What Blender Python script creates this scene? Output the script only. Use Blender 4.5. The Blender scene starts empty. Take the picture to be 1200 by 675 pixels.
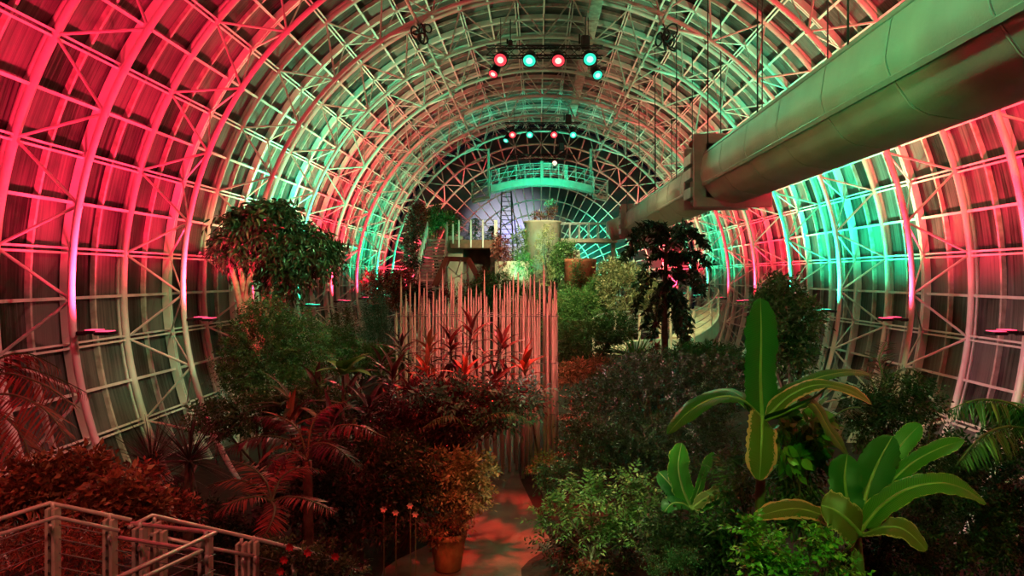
import bpy, math, random
import numpy as np
from mathutils import Vector

random.seed(7)
RNG = np.random.default_rng(7)
SC = bpy.context.scene
COL = SC.collection
F = 866.0            # focal length in pixels of the 1200-wide frame
VPX, VPY = 630.0, 324.0
CAMZ = 5.5
R_ = math.radians


def P(x, y, d):
    """world point seen at pixel (x, y) at distance d along the hall"""
    return np.array([(x - VPX) / F * d, d, CAMZ - (y - VPY) / F * d])


def ppm(d):
    return F / d


# ------------------------------------------------------------------ materials
def new_mat(name):
    m = bpy.data.materials.new(name)
    m.use_nodes = True
    nt = m.node_tree
    nt.nodes.clear()
    out = nt.nodes.new('ShaderNodeOutputMaterial')
    return m, nt, out


def N(nt, t, **kw):
    n = nt.nodes.new(t)
    for k, v in kw.items():
        if k.startswith('i_'):
            n.inputs[k[2:].replace('_', ' ')].default_value = v
        else:
            setattr(n, k, v)
    return n


def rgba(c):
    return (c[0], c[1], c[2], 1.0)


def paint(name, c, rough=0.5, c2=None, scale=3.0, bump=0.0, bscale=40.0, metallic=0.0, spec=0.5):
    m, nt, out = new_mat(name)
    b = N(nt, 'ShaderNodeBsdfPrincipled')
    b.inputs['Roughness'].default_value = rough
    b.inputs['Metallic'].default_value = metallic
    b.inputs['Specular IOR Level'].default_value = spec
    tc = N(nt, 'ShaderNodeTexCoord')
    if c2 is None:
        c2 = tuple(x * 0.8 for x in c)
    nz = N(nt, 'ShaderNodeTexNoise')
    nz.inputs['Scale'].default_value = scale
    nz.inputs['Detail'].default_value = 4
    rmp = N(nt, 'ShaderNodeValToRGB')
    rmp.color_ramp.elements[0].position = 0.35
    rmp.color_ramp.elements[1].position = 0.65
    rmp.color_ramp.elements[0].color = rgba(c2)
    rmp.color_ramp.elements[1].color = rgba(c)
    nt.links.new(tc.outputs['Object'], nz.inputs['Vector'])
    nt.links.new(nz.outputs['Fac'], rmp.inputs['Fac'])
    nt.links.new(rmp.outputs['Color'], b.inputs['Base Color'])
    if bump:
        n2 = N(nt, 'ShaderNodeTexNoise')
        n2.inputs['Scale'].default_value = bscale
        bp = N(nt, 'ShaderNodeBump')
        bp.inputs['Strength'].default_value = bump
        bp.inputs['Distance'].default_value = 0.02
        nt.links.new(tc.outputs['Object'], n2.inputs['Vector'])
        nt.links.new(n2.outputs['Fac'], bp.inputs['Height'])
        nt.links.new(bp.outputs['Normal'], b.inputs['Normal'])
    nt.links.new(b.outputs['BSDF'], out.inputs['Surface'])
    return m


def leaf_mat(name, c1, c2, c3=None, rough=0.4, trans=0.25):
    """each leaf (mesh island) takes its own tint between the given colours"""
    m, nt, out = new_mat(name)
    g = N(nt, 'ShaderNodeNewGeometry')
    rmp = N(nt, 'ShaderNodeValToRGB')
    e = rmp.color_ramp.elements
    e[0].color = rgba(c1)
    e[1].color = rgba(c2)
    if c3 is not None:
        e[1].position = 0.85
        x = e.new(1.0)
        x.color = rgba(c3)
    nt.links.new(g.outputs['Random Per Island'], rmp.inputs['Fac'])
    b = N(nt, 'ShaderNodeBsdfPrincipled')
    b.inputs['Roughness'].default_value = rough
    t = N(nt, 'ShaderNodeBsdfTranslucent')
    mx = N(nt, 'ShaderNodeMixShader')
    mx.inputs['Fac'].default_value = trans
    nt.links.new(rmp.outputs['Color'], b.inputs['Base Color'])
    nt.links.new(rmp.outputs['Color'], t.inputs['Color'])
    nt.links.new(b.outputs['BSDF'], mx.inputs[1])
    nt.links.new(t.outputs['BSDF'], mx.inputs[2])
    nt.links.new(mx.outputs['Shader'], out.inputs['Surface'])
    return m


def banana_mat(name, c1, c2, edge, edge_from):
    """banana blade: side veins across the blade, dried margin of its own colour (uv.x is 0 at the midrib, 1 at the margin)"""
    m, nt, out = new_mat(name)
    uv = N(nt, 'ShaderNodeUVMap')
    sep = N(nt, 'ShaderNodeSeparateXYZ')
    nt.links.new(uv.outputs['UV'], sep.inputs['Vector'])
    wv = N(nt, 'ShaderNodeTexWave')
    wv.bands_direction = 'Y'
    wv.inputs['Scale'].default_value = 9.0
    wv.inputs['Distortion'].default_value = 1.5
    wv.inputs['Detail'].default_value = 1.0
    nt.links.new(uv.outputs['UV'], wv.inputs['Vector'])
    rmp = N(nt, 'ShaderNodeValToRGB')
    rmp.color_ramp.elements[0].color = rgba(c1)
    rmp.color_ramp.elements[1].color = rgba(c2)
    nt.links.new(wv.outputs['Fac'], rmp.inputs['Fac'])
    nz = N(nt, 'ShaderNodeTexNoise')
    nz.inputs['Scale'].default_value = 9.0
    nt.links.new(uv.outputs['UV'], nz.inputs['Vector'])
    ad = N(nt, 'ShaderNodeMath', operation='MULTIPLY_ADD')
    ad.inputs[1].default_value = 0.5
    nt.links.new(nz.outputs['Fac'], ad.inputs[0])
    nt.links.new(sep.outputs['X'], ad.inputs[2])
    er = N(nt, 'ShaderNodeMapRange')
    er.inputs['From Min'].default_value = edge_from + 0.25
    er.inputs['From Max'].default_value = edge_from + 0.31
    nt.links.new(ad.outputs[0], er.inputs['Value'])
    mx = N(nt, 'ShaderNodeMix', data_type='RGBA')
    nt.links.new(er.outputs['Result'], mx.inputs['Factor'])
    nt.links.new(rmp.outputs['Color'], mx.inputs[6])
    mx.inputs[7].default_value = rgba(edge)
    b = N(nt, 'ShaderNodeBsdfPrincipled')
    b.inputs['Roughness'].default_value = 0.35
    nt.links.new(mx.outputs[2], b.inputs['Base Color'])
    bp = N(nt, 'ShaderNodeBump')
    bp.inputs['Strength'].default_value = 0.35
    bp.inputs['Distance'].default_value = 0.01
    nt.links.new(wv.outputs['Fac'], bp.inputs['Height'])
    nt.links.new(bp.outputs['Normal'], b.inputs['Normal'])
    t = N(nt, 'ShaderNodeBsdfTranslucent')
    nt.links.new(mx.outputs[2], t.inputs['Color'])
    ms = N(nt, 'ShaderNodeMixShader')
    ms.inputs['Fac'].default_value = 0.3
    nt.links.new(b.outputs['BSDF'], ms.inputs[1])
    nt.links.new(t.outputs['BSDF'], ms.inputs[2])
    nt.links.new(ms.outputs['Shader'], out.inputs['Surface'])
    return m


def acrylic_mat(name, c1, c2, rough=0.32, stretch=(0.15, 9.0, 0.15), through=0.0):
    """translucent ribbed glazing: fine ribs that run round the vault, uneven dust"""
    m, nt, out = new_mat(name)
    tc = N(nt, 'ShaderNodeTexCoord')
    mp = N(nt, 'ShaderNodeMapping')
    mp.inputs['Scale'].default_value = stretch
    nt.links.new(tc.outputs['Object'], mp.inputs['Vector'])
    nz = N(nt, 'ShaderNodeTexNoise')
    nz.inputs['Scale'].default_value = 1.6
    nz.inputs['Detail'].default_value = 5
    nz.inputs['Roughness'].default_value = 0.65
    nt.links.new(mp.outputs['Vector'], nz.inputs['Vector'])
    n2 = N(nt, 'ShaderNodeTexNoise')
    n2.inputs['Scale'].default_value = 0.8
    n2.inputs['Detail'].default_value = 3
    nt.links.new(tc.outputs['Object'], n2.inputs['Vector'])
    g = N(nt, 'ShaderNodeNewGeometry')
    a1 = N(nt, 'ShaderNodeMath', operation='MULTIPLY_ADD')
    a1.inputs[1].default_value = 0.45
    nt.links.new(g.outputs['Random Per Island'], a1.inputs[0])
    nt.links.new(nz.outputs['Fac'], a1.inputs[2])
    a2 = N(nt, 'ShaderNodeMath', operation='MULTIPLY_ADD')
    a2.inputs[1].default_value = 0.6
    nt.links.new(n2.outputs['Fac'], a2.inputs[0])
    nt.links.new(a1.outputs[0], a2.inputs[2])
    rmp = N(nt, 'ShaderNodeValToRGB')
    rmp.color_ramp.elements[0].position = 0.65
    rmp.color_ramp.elements[1].position = 1.35 if False else 1.0
    rmp.color_ramp.elements[0].color = rgba(c1)
    rmp.color_ramp.elements[1].color = rgba(c2)
    sc = N(nt, 'ShaderNodeMath', operation='MULTIPLY')
    sc.inputs[1].default_value = 0.8
    nt.links.new(a2.outputs[0], sc.inputs[0])
    nt.links.new(sc.outputs[0], rmp.inputs['Fac'])
    b = N(nt, 'ShaderNodeBsdfPrincipled')
    b.inputs['Roughness'].default_value = rough
    b.inputs['Specular IOR Level'].default_value = 0.4
    nt.links.new(rmp.outputs['Color'], b.inputs['Base Color'])
    bp = N(nt, 'ShaderNodeBump')
    bp.inputs['Strength'].default_value = 0.5
    bp.inputs['Distance'].default_value = 0.02
    nt.links.new(nz.outputs['Fac'], bp.inputs['Height'])
    nt.links.new(bp.outputs['Normal'], b.inputs['Normal'])
    if through:
        t = N(nt, 'ShaderNodeBsdfTranslucent')
        t.inputs['Color'].default_value = (0.8, 0.8, 0.8, 1)
        mx = N(nt, 'ShaderNodeMixShader')
        mx.inputs['Fac'].default_value = through
        nt.links.new(b.outputs['BSDF'], mx.inputs[1])
        nt.links.new(t.outputs['BSDF'], mx.inputs[2])
        nt.links.new(mx.outputs['Shader'], out.inputs['Surface'])
    else:
        nt.links.new(b.outputs['BSDF'], out.inputs['Surface'])
    return m


def glow_mat(name, c, strength):
    m, nt, out = new_mat(name)
    e = N(nt, 'ShaderNodeEmission')
    e.inputs['Color'].default_value = rgba(c)
    e.inputs['Strength'].default_value = strength
    nt.links.new(e.outputs['Emission'], out.inputs['Surface'])
    return m


RED = (1.0, 0.018, 0.062)
GREEN = (0.015, 0.9, 0.40)

M = {}
M['steel'] = paint('white_painted_steel', (0.86, 0.84, 0.80), 0.42, (0.72, 0.69, 0.64), 2.0)
M['steel_old'] = paint('weathered_white_steel', (0.66, 0.63, 0.58), 0.5, (0.40, 0.36, 0.31), 5.0)
M['glazing'] = acrylic_mat('ribbed_acrylic_glazing', (0.011, 0.011, 0.010), (0.17, 0.17, 0.16))
M['end_glass'] = acrylic_mat('end_wall_glass', (0.025, 0.028, 0.03), (0.08, 0.085, 0.09), 0.25, (0.6, 0.6, 0.6), 0.45)
M['dark_steel'] = paint('dark_grey_steel', (0.05, 0.05, 0.055), 0.45)
M['black_metal'] = paint('black_stage_metal', (0.012, 0.012, 0.013), 0.4)
M['duct'] = None
M['canvas'] = paint('duct_wrap', (0.62, 0.60, 0.54), 0.55, (0.52, 0.50, 0.45), 1.2, 0.25, 30.0)
M['galv'] = paint('galvanised_sheet', (0.50, 0.48, 0.44), 0.4, (0.40, 0.38, 0.35), 4.0)
M['soil'] = paint('dark_soil', (0.014, 0.010, 0.007), 0.95, (0.005, 0.004, 0.003), 3.0, 0.6, 12.0)
M['path'] = paint('path_concrete', (0.13, 0.095, 0.075), 0.7, (0.06, 0.045, 0.035), 1.6, 0.3, 20.0)
M['concrete'] = paint('tan_concrete', (0.55, 0.48, 0.36), 0.8, (0.42, 0.36, 0.27), 2.0, 0.4, 16.0)
M['terracotta'] = paint('terracotta', (0.48, 0.15, 0.075), 0.7, (0.32, 0.085, 0.04), 6.0, 0.2, 30.0)
M['wood'] = paint('brown_timber', (0.22, 0.11, 0.06), 0.6, (0.14, 0.07, 0.04), 4.0)
M['rustred'] = paint('red_painted_steel', (0.30, 0.07, 0.05), 0.5)
M['stone'] = paint('brown_rock', (0.22, 0.17, 0.13), 0.85, (0.10, 0.08, 0.06), 2.0, 0.8, 8.0)
M['bark'] = paint('bark', (0.12, 0.085, 0.06), 0.85, (0.06, 0.042, 0.03), 10.0, 0.5, 30.0)
M['pale_bark'] = paint('pale_bark', (0.42, 0.34, 0.26), 0.8, (0.26, 0.20, 0.15), 10.0, 0.5, 30.0)
M['greenstem'] = paint('green_stem', (0.10, 0.14, 0.05), 0.6, (0.06, 0.08, 0.03), 8.0)
M['rod'] = paint('pale_rod', (0.72, 0.60, 0.52), 0.38, (0.58, 0.46, 0.38), 3.0)
M['rail'] = paint('brushed_rail', (0.72, 0.66, 0.58), 0.35, (0.55, 0.50, 0.44), 8.0, metallic=0.3)
M['post'] = paint('pale_post', (0.66, 0.54, 0.44), 0.6, (0.50, 0.40, 0.32), 7.0, 0.2, 40.0)
M['cable'] = paint('steel_cable', (0.35, 0.33, 0.31), 0.4, metallic=0.6)
M['deckgreen'] = paint('pale_green_fascia', (0.50, 0.60, 0.50), 0.5)
M['red_led'] = glow_mat('red_led', (1.0, 0.06, 0.14), 2.6)
M['green_led'] = glow_mat('green_led', (0.06, 1.0, 0.55), 2.0)
M['red_lens'] = glow_mat('red_lens', (1.0, 0.05, 0.07), 1.5)
M['green_lens'] = glow_mat('green_lens', (0.04, 0.9, 0.55), 1.2)
M['warm_lens'] = glow_mat('warm_lens', (1.0, 0.62, 0.50), 2.0)
M['red_core'] = glow_mat('red_lamp_core', (1.0, 0.45, 0.38), 2.2)
M['green_core'] = glow_mat('green_lamp_core', (0.40, 1.0, 0.85), 1.8)
M['flower'] = leaf_mat('red_petals', (0.60, 0.015, 0.02), (0.75, 0.05, 0.06))
M['pale_petal'] = leaf_mat('pale_petals', (0.75, 0.65, 0.5), (0.8, 0.72, 0.62))


# --------------------------------------------------------------- mesh builder
class MB:
    def __init__(self):
        self.v = []
        self.f = []
        self.mi = []
        self.uv = []
        self.n = 0
        self.has_uv = False

    def add(self, v, f, mat=0, uv=None):
        v = np.asarray(v, dtype=np.float64).reshape(-1, 3)
        f = np.asarray(f, dtype=np.int64)
        self.v.append(v)
        self.f.append(f + self.n)
        self.mi.append(np.full(len(f), mat, dtype=np.int32))
        if uv is not None:
            self.has_uv = True
            self.uv.append(np.asarray(uv, dtype=np.float64).reshape(-1, 2))
        else:
            self.uv.append(np.zeros((len(v), 2)))
        self.n += len(v)
        return self

    def tube(self, pts, rad, seg=8, cap=True, mat=0):
        pts = np.asarray(pts, dtype=float)
        n = len(pts)
        rad = np.broadcast_to(np.asarray(rad, dtype=float), (n,))
        tan = np.gradient(pts, axis=0)
        tan /= np.linalg.norm(tan, axis=1)[:, None] + 1e-12
        ref = np.array([0, 0, 1.0])
        if abs(tan[0] @ ref) > 0.9:
            ref = np.array([0, 1.0, 0])
        x = np.cross(ref, tan[0])
        x /= np.linalg.norm(x)
        a = np.linspace(0, 2 * np.pi, seg, endpoint=False)
        ca, sa = np.cos(a), np.sin(a)
        rings = []
        for i in range(n):
            x = x - (x @ tan[i]) * tan[i]
            x /= np.linalg.norm(x) + 1e-12
            y = np.cross(tan[i], x)
            rings.append(pts[i] + rad[i] * (ca[:, None] * x + sa[:, None] * y))
        v = np.concatenate(rings)
        i = np.arange(seg)
        j = (i + 1) % seg
        q = np.stack([i, j, j + seg, i + seg], 1)
        f = np.concatenate([q + k * seg for k in range(n - 1)])
        self.add(v, f, mat)
        if cap:
            b = self.n - len(v)
            self.f.append(np.array([[b + k for k in range(seg)][::-1]]))
            self.mi.append(np.array([mat], dtype=np.int32))
            b2 = self.n - seg
            self.f.append(np.array([[b2 + k for k in range(seg)]]))
            self.mi.append(np.array([mat], dtype=np.int32))
        return self

    def bar(self, a, b, r, seg=6, mat=0):
        return self.tube([a, b], r, seg, True, mat)

    def bars(self, A, B, r, seg=5):
        """many straight round bars at once"""
        A = np.asarray(A, float)
        B = np.asarray(B, float)
        t = B - A
        t /= np.linalg.norm(t, axis=1)[:, None]
        ref = np.where((np.abs(t[:, 2]) > 0.9)[:, None], np.array([0, 1.0, 0]), np.array([0, 0, 1.0]))
        x = np.cross(ref, t)
        x /= np.linalg.norm(x, axis=1)[:, None]
        y = np.cross(t, x)
        a = np.linspace(0, 2 * np.pi, seg, endpoint=False)
        off = r * (np.cos(a)[None, :, None] * x[:, None, :] + np.sin(a)[None, :, None] * y[:, None, :])
        v = np.concatenate([A[:, None, :] + off, B[:, None, :] + off], 1)
        i = np.arange(seg)
        j = (i + 1) % seg
        q = np.stack([i, j, j + seg, i + seg], 1)
        f = (q[None] + (np.arange(len(A)) * 2 * seg)[:, None, None]).reshape(-1, 4)
        return self.add(v.reshape(-1, 3), f)

    def box(self, c, s, rz=0.0, mat=0, bev=0.0, ax=None):
        c = np.asarray(c, float)
        hx, hy, hz = [k / 2 for k in s]
        if bev <= 0:
            v = np.array([[x, y, z] for x in (-hx, hx) for y in (-hy, hy) for z in (-hz, hz)])
            f = [[0, 1, 3, 2], [4, 6, 7, 5], [0, 4, 5, 1], [2, 3, 7, 6], [0, 2, 6, 4], [1, 5, 7, 3]]
            fs = [np.array(f)]
        else:
            b = min(bev, hx * .9, hy * .9, hz * .9)
            prof = [(-hx + b, -hy), (hx - b, -hy), (hx, -hy + b), (hx, hy - b), (hx - b, hy), (-hx + b, hy), (-hx, hy - b), (-hx, -hy + b)]
            k = [((abs(px) - b) / max(abs(px), 1e-9), (abs(py) - b) / max(abs(py), 1e-9)) for px, py in prof]
            L = []
            for z, ins in ((-hz, b), (-hz + b, 0), (hz - b, 0), (hz, b)):
                for px, py in prof:
                    sx = (hx - ins) / hx
                    sy = (hy - ins) / hy
                    L.append((px * sx, py * sy, z))
            v = np.array(L)
            q = []
            for r in range(3):
                for i in range(8):
                    j = (i + 1) % 8
                    q.append([r * 8 + i, r * 8 + j, r * 8 + 8 + j, r * 8 + 8 + i])
            fs = [np.array(q), np.array([[7, 6, 5, 4, 3, 2, 1, 0]]), np.array([[24 + i for i in range(8)]])]
        if ax is not None:
            v = v @ np.asarray(ax, float)
        elif rz:
            cz, sz = math.cos(rz), math.sin(rz)
            v = v @ np.array([[cz, sz, 0], [-sz, cz, 0], [0, 0, 1]])
        base = self.n
        self.add(v + c, fs[0], mat)
        for f in fs[1:]:
            self.f.append(f + base)
            self.mi.append(np.full(len(f), mat, dtype=np.int32))
        return self

    def lathe(self, c, prof, seg=24, mat=0, cap=True):
        c = np.asarray(c, float)
        a = np.linspace(0, 2 * np.pi, seg, endpoint=False)
        v = []
        for r, z in prof:
            v.append(np.stack([r * np.cos(a), r * np.sin(a), np.full(seg, z)], 1))
        v = np.concatenate(v) + c
        i = np.arange(seg)
        j = (i + 1) % seg
        q = np.stack([i, j, j + seg, i + seg], 1)
        f = np.concatenate([q + k * seg for k in range(len(prof) - 1)])
        base = self.n
        self.add(v, f, mat)
        if cap:
            self.f.append(np.array([[base + k for k in range(seg)][::-1]]))
            self.mi.append(np.array([mat], dtype=np.int32))
            e = base + (len(prof) - 1) * seg
            self.f.append(np.array([[e + k for k in range(seg)]]))
            self.mi.append(np.array([mat], dtype=np.int32))
        return self

    def build(self, name, mats, parent=None, smooth=True, origin=None):
        me = bpy.data.meshes.new(name)
        v = np.concatenate(self.v) if self.v else np.zeros((0, 3))
        if origin is None:
            origin = parent.matrix_world.translation if parent is not None else Vector((0, 0, 0))
            if parent is not None and 'o' in ORG and parent.name in ORG['o']:
                origin = Vector(ORG['o'][parent.name])
        org = np.array(origin)
        v = v - org
        me.vertices.add(len(v))
        me.vertices.foreach_set('co', v.astype(np.float32).ravel())
        loops = np.concatenate([f.ravel() for f in self.f]).astype(np.int32)
        tot = np.concatenate([np.full(len(f), f.shape[1], dtype=np.int32) for f in self.f])
        start = np.concatenate([[0], np.cumsum(tot)[:-1]]).astype(np.int32)
        me.loops.add(len(loops))
        me.loops.foreach_set('vertex_index', loops)
        me.polygons.add(len(tot))
        me.polygons.foreach_set('loop_start', start)
        me.polygons.foreach_set('material_index', np.concatenate(self.mi))
        me.polygons.foreach_set('use_smooth', np.full(len(tot), smooth, dtype=bool))
        if self.has_uv:
            uvl = me.uv_layers.new(name='UVMap')
            uvs = np.concatenate(self.uv)[loops]
            uvl.data.foreach_set('uv', uvs.astype(np.float32).ravel())
        me.update(calc_edges=True)
        me.validate()
        for m in (mats if isinstance(mats, (list, tuple)) else [mats]):
            me.materials.append(m)
        o = bpy.data.objects.new(name, me)
        COL.objects.link(o)
        if parent is not None:
            o.parent = parent
            if parent.type == 'MESH' and parent.name in ORG['o']:
                pass
            ORG['o'][o.name] = tuple(org)
            po = np.array(ORG['o'][parent.name])
            o.location = tuple(org - po)
        else:
            o.location = tuple(org)
            ORG['o'][o.name] = tuple(org)
        return o


ORG = {'o': {}}


def tag(o, label=None, cat=None, group=None, kind=None):
    if label:
        o['label'] = label
    if cat:
        o['category'] = cat
    if group:
        o['group'] = group
    if kind:
        o['kind'] = kind
    return o


def thing(name, label, cat, loc=(0, 0, 0), group=None, kind=None):
    o = bpy.data.objects.new(name, None)
    COL.objects.link(o)
    o.location = tuple(loc)
    ORG['o'][o.name] = tuple(float(x) for x in loc)
    return tag(o, label, cat, group, kind)


TRIM = [0]


def trim_name():
    TRIM[0] += 1
    return 'trim_%d' % TRIM[0]


def copy_tree(o, loc):
    c = o.copy()
    COL.objects.link(c)
    c.location = tuple(loc)
    for ch in list(o.children):
        d = ch.copy()
        COL.objects.link(d)
        d.parent = c
        for g in list(ch.children):
            e = g.copy()
            COL.objects.link(e)
            e.parent = d
    return c


# ------------------------------------------------------------------- camera
cam_d = bpy.data.cameras.new('camera')
cam = bpy.data.objects.new('camera', cam_d)
COL.objects.link(cam)
cam.location = (0, 0, CAMZ)
cam.rotation_euler = (math.pi / 2, 0, 0)
cam_d.sensor_width = 36.0
cam_d.lens = F / 1200.0 * 36.0
cam_d.shift_x = -(VPX - 600.0) / 1200.0
cam_d.shift_y = -(337.5 - VPY) / 1200.0
cam_d.clip_end = 200
SC.camera = cam
SC.view_settings.view_transform = 'Standard'
SC.view_settings.look = 'None'
SC.view_settings.gamma = 1.0
SC.view_settings.use_curve_mapping = False
SC.view_settings.exposure = 0.0
SC.cycles.use_denoising = True
SC.cycles.max_bounces = 5
SC.cycles.diffuse_bounces = 2
SC.cycles.glossy_bounces = 2
SC.cycles.transmission_bounces = 2
SC.cycles.sample_clamp_indirect = 6.0
SC.cycles.caustics_reflective = False
SC.cycles.caustics_refractive = False
w = bpy.data.worlds.new('night')
SC.world = w
w.use_nodes = True
w.node_tree.nodes['Background'].inputs['Color'].default_value = (0.10, 0.12, 0.16, 1)
w.node_tree.nodes['Background'].inputs['Strength'].default_value = 0.03


def spot(name, loc, target, color, power, angle=60, blend=0.6, radius=0.15, parent=None):
    d = bpy.data.lights.new(name, 'SPOT')
    d.color = color
    d.energy = power
    d.spot_size = R_(angle)
    d.spot_blend = blend
    d.shadow_soft_size = radius
    o = bpy.data.objects.new(name, d)
    COL.objects.link(o)
    v = Vector(target) - Vector(loc)
    o.rotation_euler = v.to_track_quat('-Z', 'Y').to_euler()
    if parent is not None:
        o.parent = parent
        o.location = tuple(np.array(loc, float) - np.array(ORG['o'][parent.name]))
    else:
        o.location = tuple(loc)
    return o
# ============================================================ the glass vault
CX, CZ = 0.26, 5.23
RI, RO, RG = 9.5, 11.05, 11.22
D0, BAY = 14.64, 4.607
KS = range(-3, 9)
TH0, DTH = -6.9, 11.4


def cyl(R, th, y):
    th = np.radians(th)
    return np.stack([CX + R * np.cos(th), np.broadcast_to(y, np.shape(th)).astype(float), CZ + R * np.sin(th)], -1)


majors = np.array([TH0 + DTH * j for j in range(-2, 20)])
halves = majors[:-1] + DTH / 2
arc = np.linspace(-30.5, 210.5, 97)
arc_in = np.linspace(-32.5, 212.5, 97)


def arch(k):
    y = D0 + BAY * k
    t = thing(trim_name(), 'white steel roof arch with a zigzag lattice, bay %d' % (k + 4), 'roof arch', (CX, y, 0), 'roof arches', 'structure')
    m = MB()
    m.tube(cyl(RI, arc_in, y), 0.072, 8)
    m.build('inner_chord', M['steel'], t)
    m = MB()
    m.tube(cyl(RO, arc, y), 0.095, 8)
    # flat glazing bar behind the tube
    m2 = ring_bar(RO + 0.12, y, 0.07, 0.05)
    m.add(*m2)
    m.build('outer_rib', M['steel'], t)
    A, B = [], []
    for j, a in enumerate(majors):
        for h in (a - DTH / 2, a + DTH / 2):
            if -30 < h < 210:
                A.append(cyl(RO, a, y))
                B.append(cyl(RI, h, y))
    m = MB()
    m.bars(A, B, 0.032, 6)
    A, B = [], []
    if k < 8:
        for h in halves:
            for a in (h - DTH / 2, h + DTH / 2):
                A.append(cyl(RI, h, y))
                B.append(cyl(RO - 0.02, a, y + BAY / 2))
        m.bars(A, B, 0.024, 5)
    # small gusset balls at the lattice nodes
    for h in halves:
        m.box(cyl(RI, h, y), (0.16, 0.05, 0.16), bev=0.02)
    m.build('lattice', M['steel'], t)
    return t


def ring_bar(R, y, wy, wr, a=arc):
    """rectangular bar bent round the vault: verts, faces"""
    n = len(a)
    v = np.concatenate([cyl(R - wr, a, y - wy), cyl(R - wr, a, y + wy), cyl(R + wr, a, y + wy), cyl(R + wr, a, y - wy)])
    i = np.arange(n - 1)
    f = []
    for p, q in ((0, 1), (1, 2), (2, 3), (3, 0)):
        f.append(np.stack([p * n + i, q * n + i, q * n + i + 1, p * n + i + 1], 1))
    return v, np.concatenate(f)


for k in KS:
    arch(k)
for k in KS:
    if k == 8:
        continue
    y = D0 + BAY * (k + 0.5)
    m = MB()
    m.add(*ring_bar(RO + 0.02, y - 0.055, 0.035, 0.10))
    m.add(*ring_bar(RO + 0.02, y + 0.055, 0.035, 0.10))
    tag(m.build(trim_name(), M['steel'], None, False, (CX, y, 0)), 'white double glazing rib halfway between two roof arches, bay %d' % (k + 4), 'rib', 'double ribs', 'structure')
    for q in (0.25, 0.75):
        y = D0 + BAY * (k + q)
        m = MB()
        m.add(*ring_bar(RO + 0.10, y, 0.038, 0.06))
        tag(m.build(trim_name(), M['steel_old'], None, False, (CX, y, 0)), 'thin white glazing bar bent round the vault, bay %d' % (k + 4), 'glazing bar', 'thin glazing bars', 'structure')
Y0, Y1 = D0 + BAY * KS[0], D0 + BAY * 8
for j, a in enumerate(list(majors) + list(halves)):
    big = j < len(majors)
    c0 = cyl(RO + 0.03, a, (Y0 + Y1) / 2)
    ca, sa = math.cos(R_(a)), math.sin(R_(a))
    ax = np.array([[-sa, 0, ca], [0, 1, 0], [ca, 0, sa]])
    m = MB()
    if big:
        tx = np.array([-sa, 0, ca])
        m.box(c0 + tx * 0.055, (0.05, Y1 - Y0, 0.13), ax=ax)
        m.box(c0 - tx * 0.055, (0.05, Y1 - Y0, 0.13), ax=ax)
    else:
        m.box(c0, (0.07, Y1 - Y0, 0.09), ax=ax)
    tag(m.build(trim_name(), M['steel'], None, False, c0), 'long white purlin along the glass vault', 'purlin', 'purlins along the vault', 'structure')

# glazing, one object per bay, a pane in every opening
rows = np.sort(np.concatenate([majors, halves]))
for k in KS:
    m = MB()
    for q in range(4):
        ya = D0 + BAY * (k + q / 4) + 0.01
        yb = D0 + BAY * (k + (q + 1) / 4) - 0.01
        if k == 8 and q:
            break
        if k == 8:
            yb = 53.17
        for a, b in zip(rows[:-1], rows[1:]):
            tl = RNG.normal(0, 0.012, 4)
            p = [cyl(RG + tl[0], a, ya), cyl(RG + tl[1], a, yb), cyl(RG + tl[2], b, yb), cyl(RG + tl[3], b, ya)]
            pi = np.array(p)
            d = pi.mean(0) - np.array([CX, pi.mean(0)[1], CZ])
            d /= np.linalg.norm(d)
            po = pi + d * 0.03
            m.add(np.concatenate([pi, po]), [[0, 1, 2, 3], [7, 6, 5, 4], [0, 4, 5, 1], [1, 5, 6, 2], [2, 6, 7, 3], [3, 7, 4, 0]])
    tag(m.build('window_%d' % (k + 4), M['glazing'], None, False, (CX, D0 + BAY * k, 0)), 'curved bay of ribbed glass panes in the vault, bay %d' % (k + 4), 'glazing', 'vault glazing', 'structure')

# ------------------------------------------------------------- far end wall
YE = 53.2
er = [8.85 - 1.02 * i for i in range(8)]
m = MB()
g = MB()
fine = np.linspace(0, 360, 145)
radials = np.arange(90 - 5.7 * 32, 90 + 5.7 * 32, 5.7)[:64]
th_all = 90 + 360.0 / 64 * np.arange(64)
edges_r = [RO] + er
for a, b in zip(edges_r[:-1], edges_r[1:]):
    for i in range(64):
        t0, t1 = th_all[i], th_all[i] + 360 / 64
        p = np.array([cyl(a - .02, t0, YE), cyl(b + .02, t0, YE), cyl(b + .02, t1, YE), cyl(a - .02, t1, YE)])
        if p[:, 2].max() < -0.3:
            continue
        p[:, 1] += RNG.normal(0, .008, 4)
        q = p + np.array([0, .03, 0])
        g.add(np.concatenate([p, q]), [[0, 1, 2, 3], [7, 6, 5, 4], [0, 4, 5, 1], [1, 5, 6, 2], [2, 6, 7, 3], [3, 7, 4, 0]])
cen = np.array([cyl(er[-1], t, YE) for t in th_all])
g.add(cen, [list(range(64))])
tag(g.build('window_13', M['end_glass'], None, False, (CX, YE, 0)), 'fan-shaped glass panes of the far end wall', 'glazing', None, 'structure')
t = thing(trim_name(), 'white fan of mullions and hoops on the far end wall', 'end frame', (CX, YE, 0), None, 'structure')
m = MB()
for i, r in enumerate(er):
    m.tube(cyl(r, fine, YE - 0.06), 0.05 if i else 0.075, 6, False)
m.build('hoop', M['steel'], t)
m = MB()
A = [cyl(er[-1], a, YE - 0.06) for a in th_all]
B = [cyl(RO, a, YE - 0.06) for a in th_all]
m.bars(A, B, 0.042, 6)
m.build('mullion', M['steel'], t)
m = MB()
A, B = [], []
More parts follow.
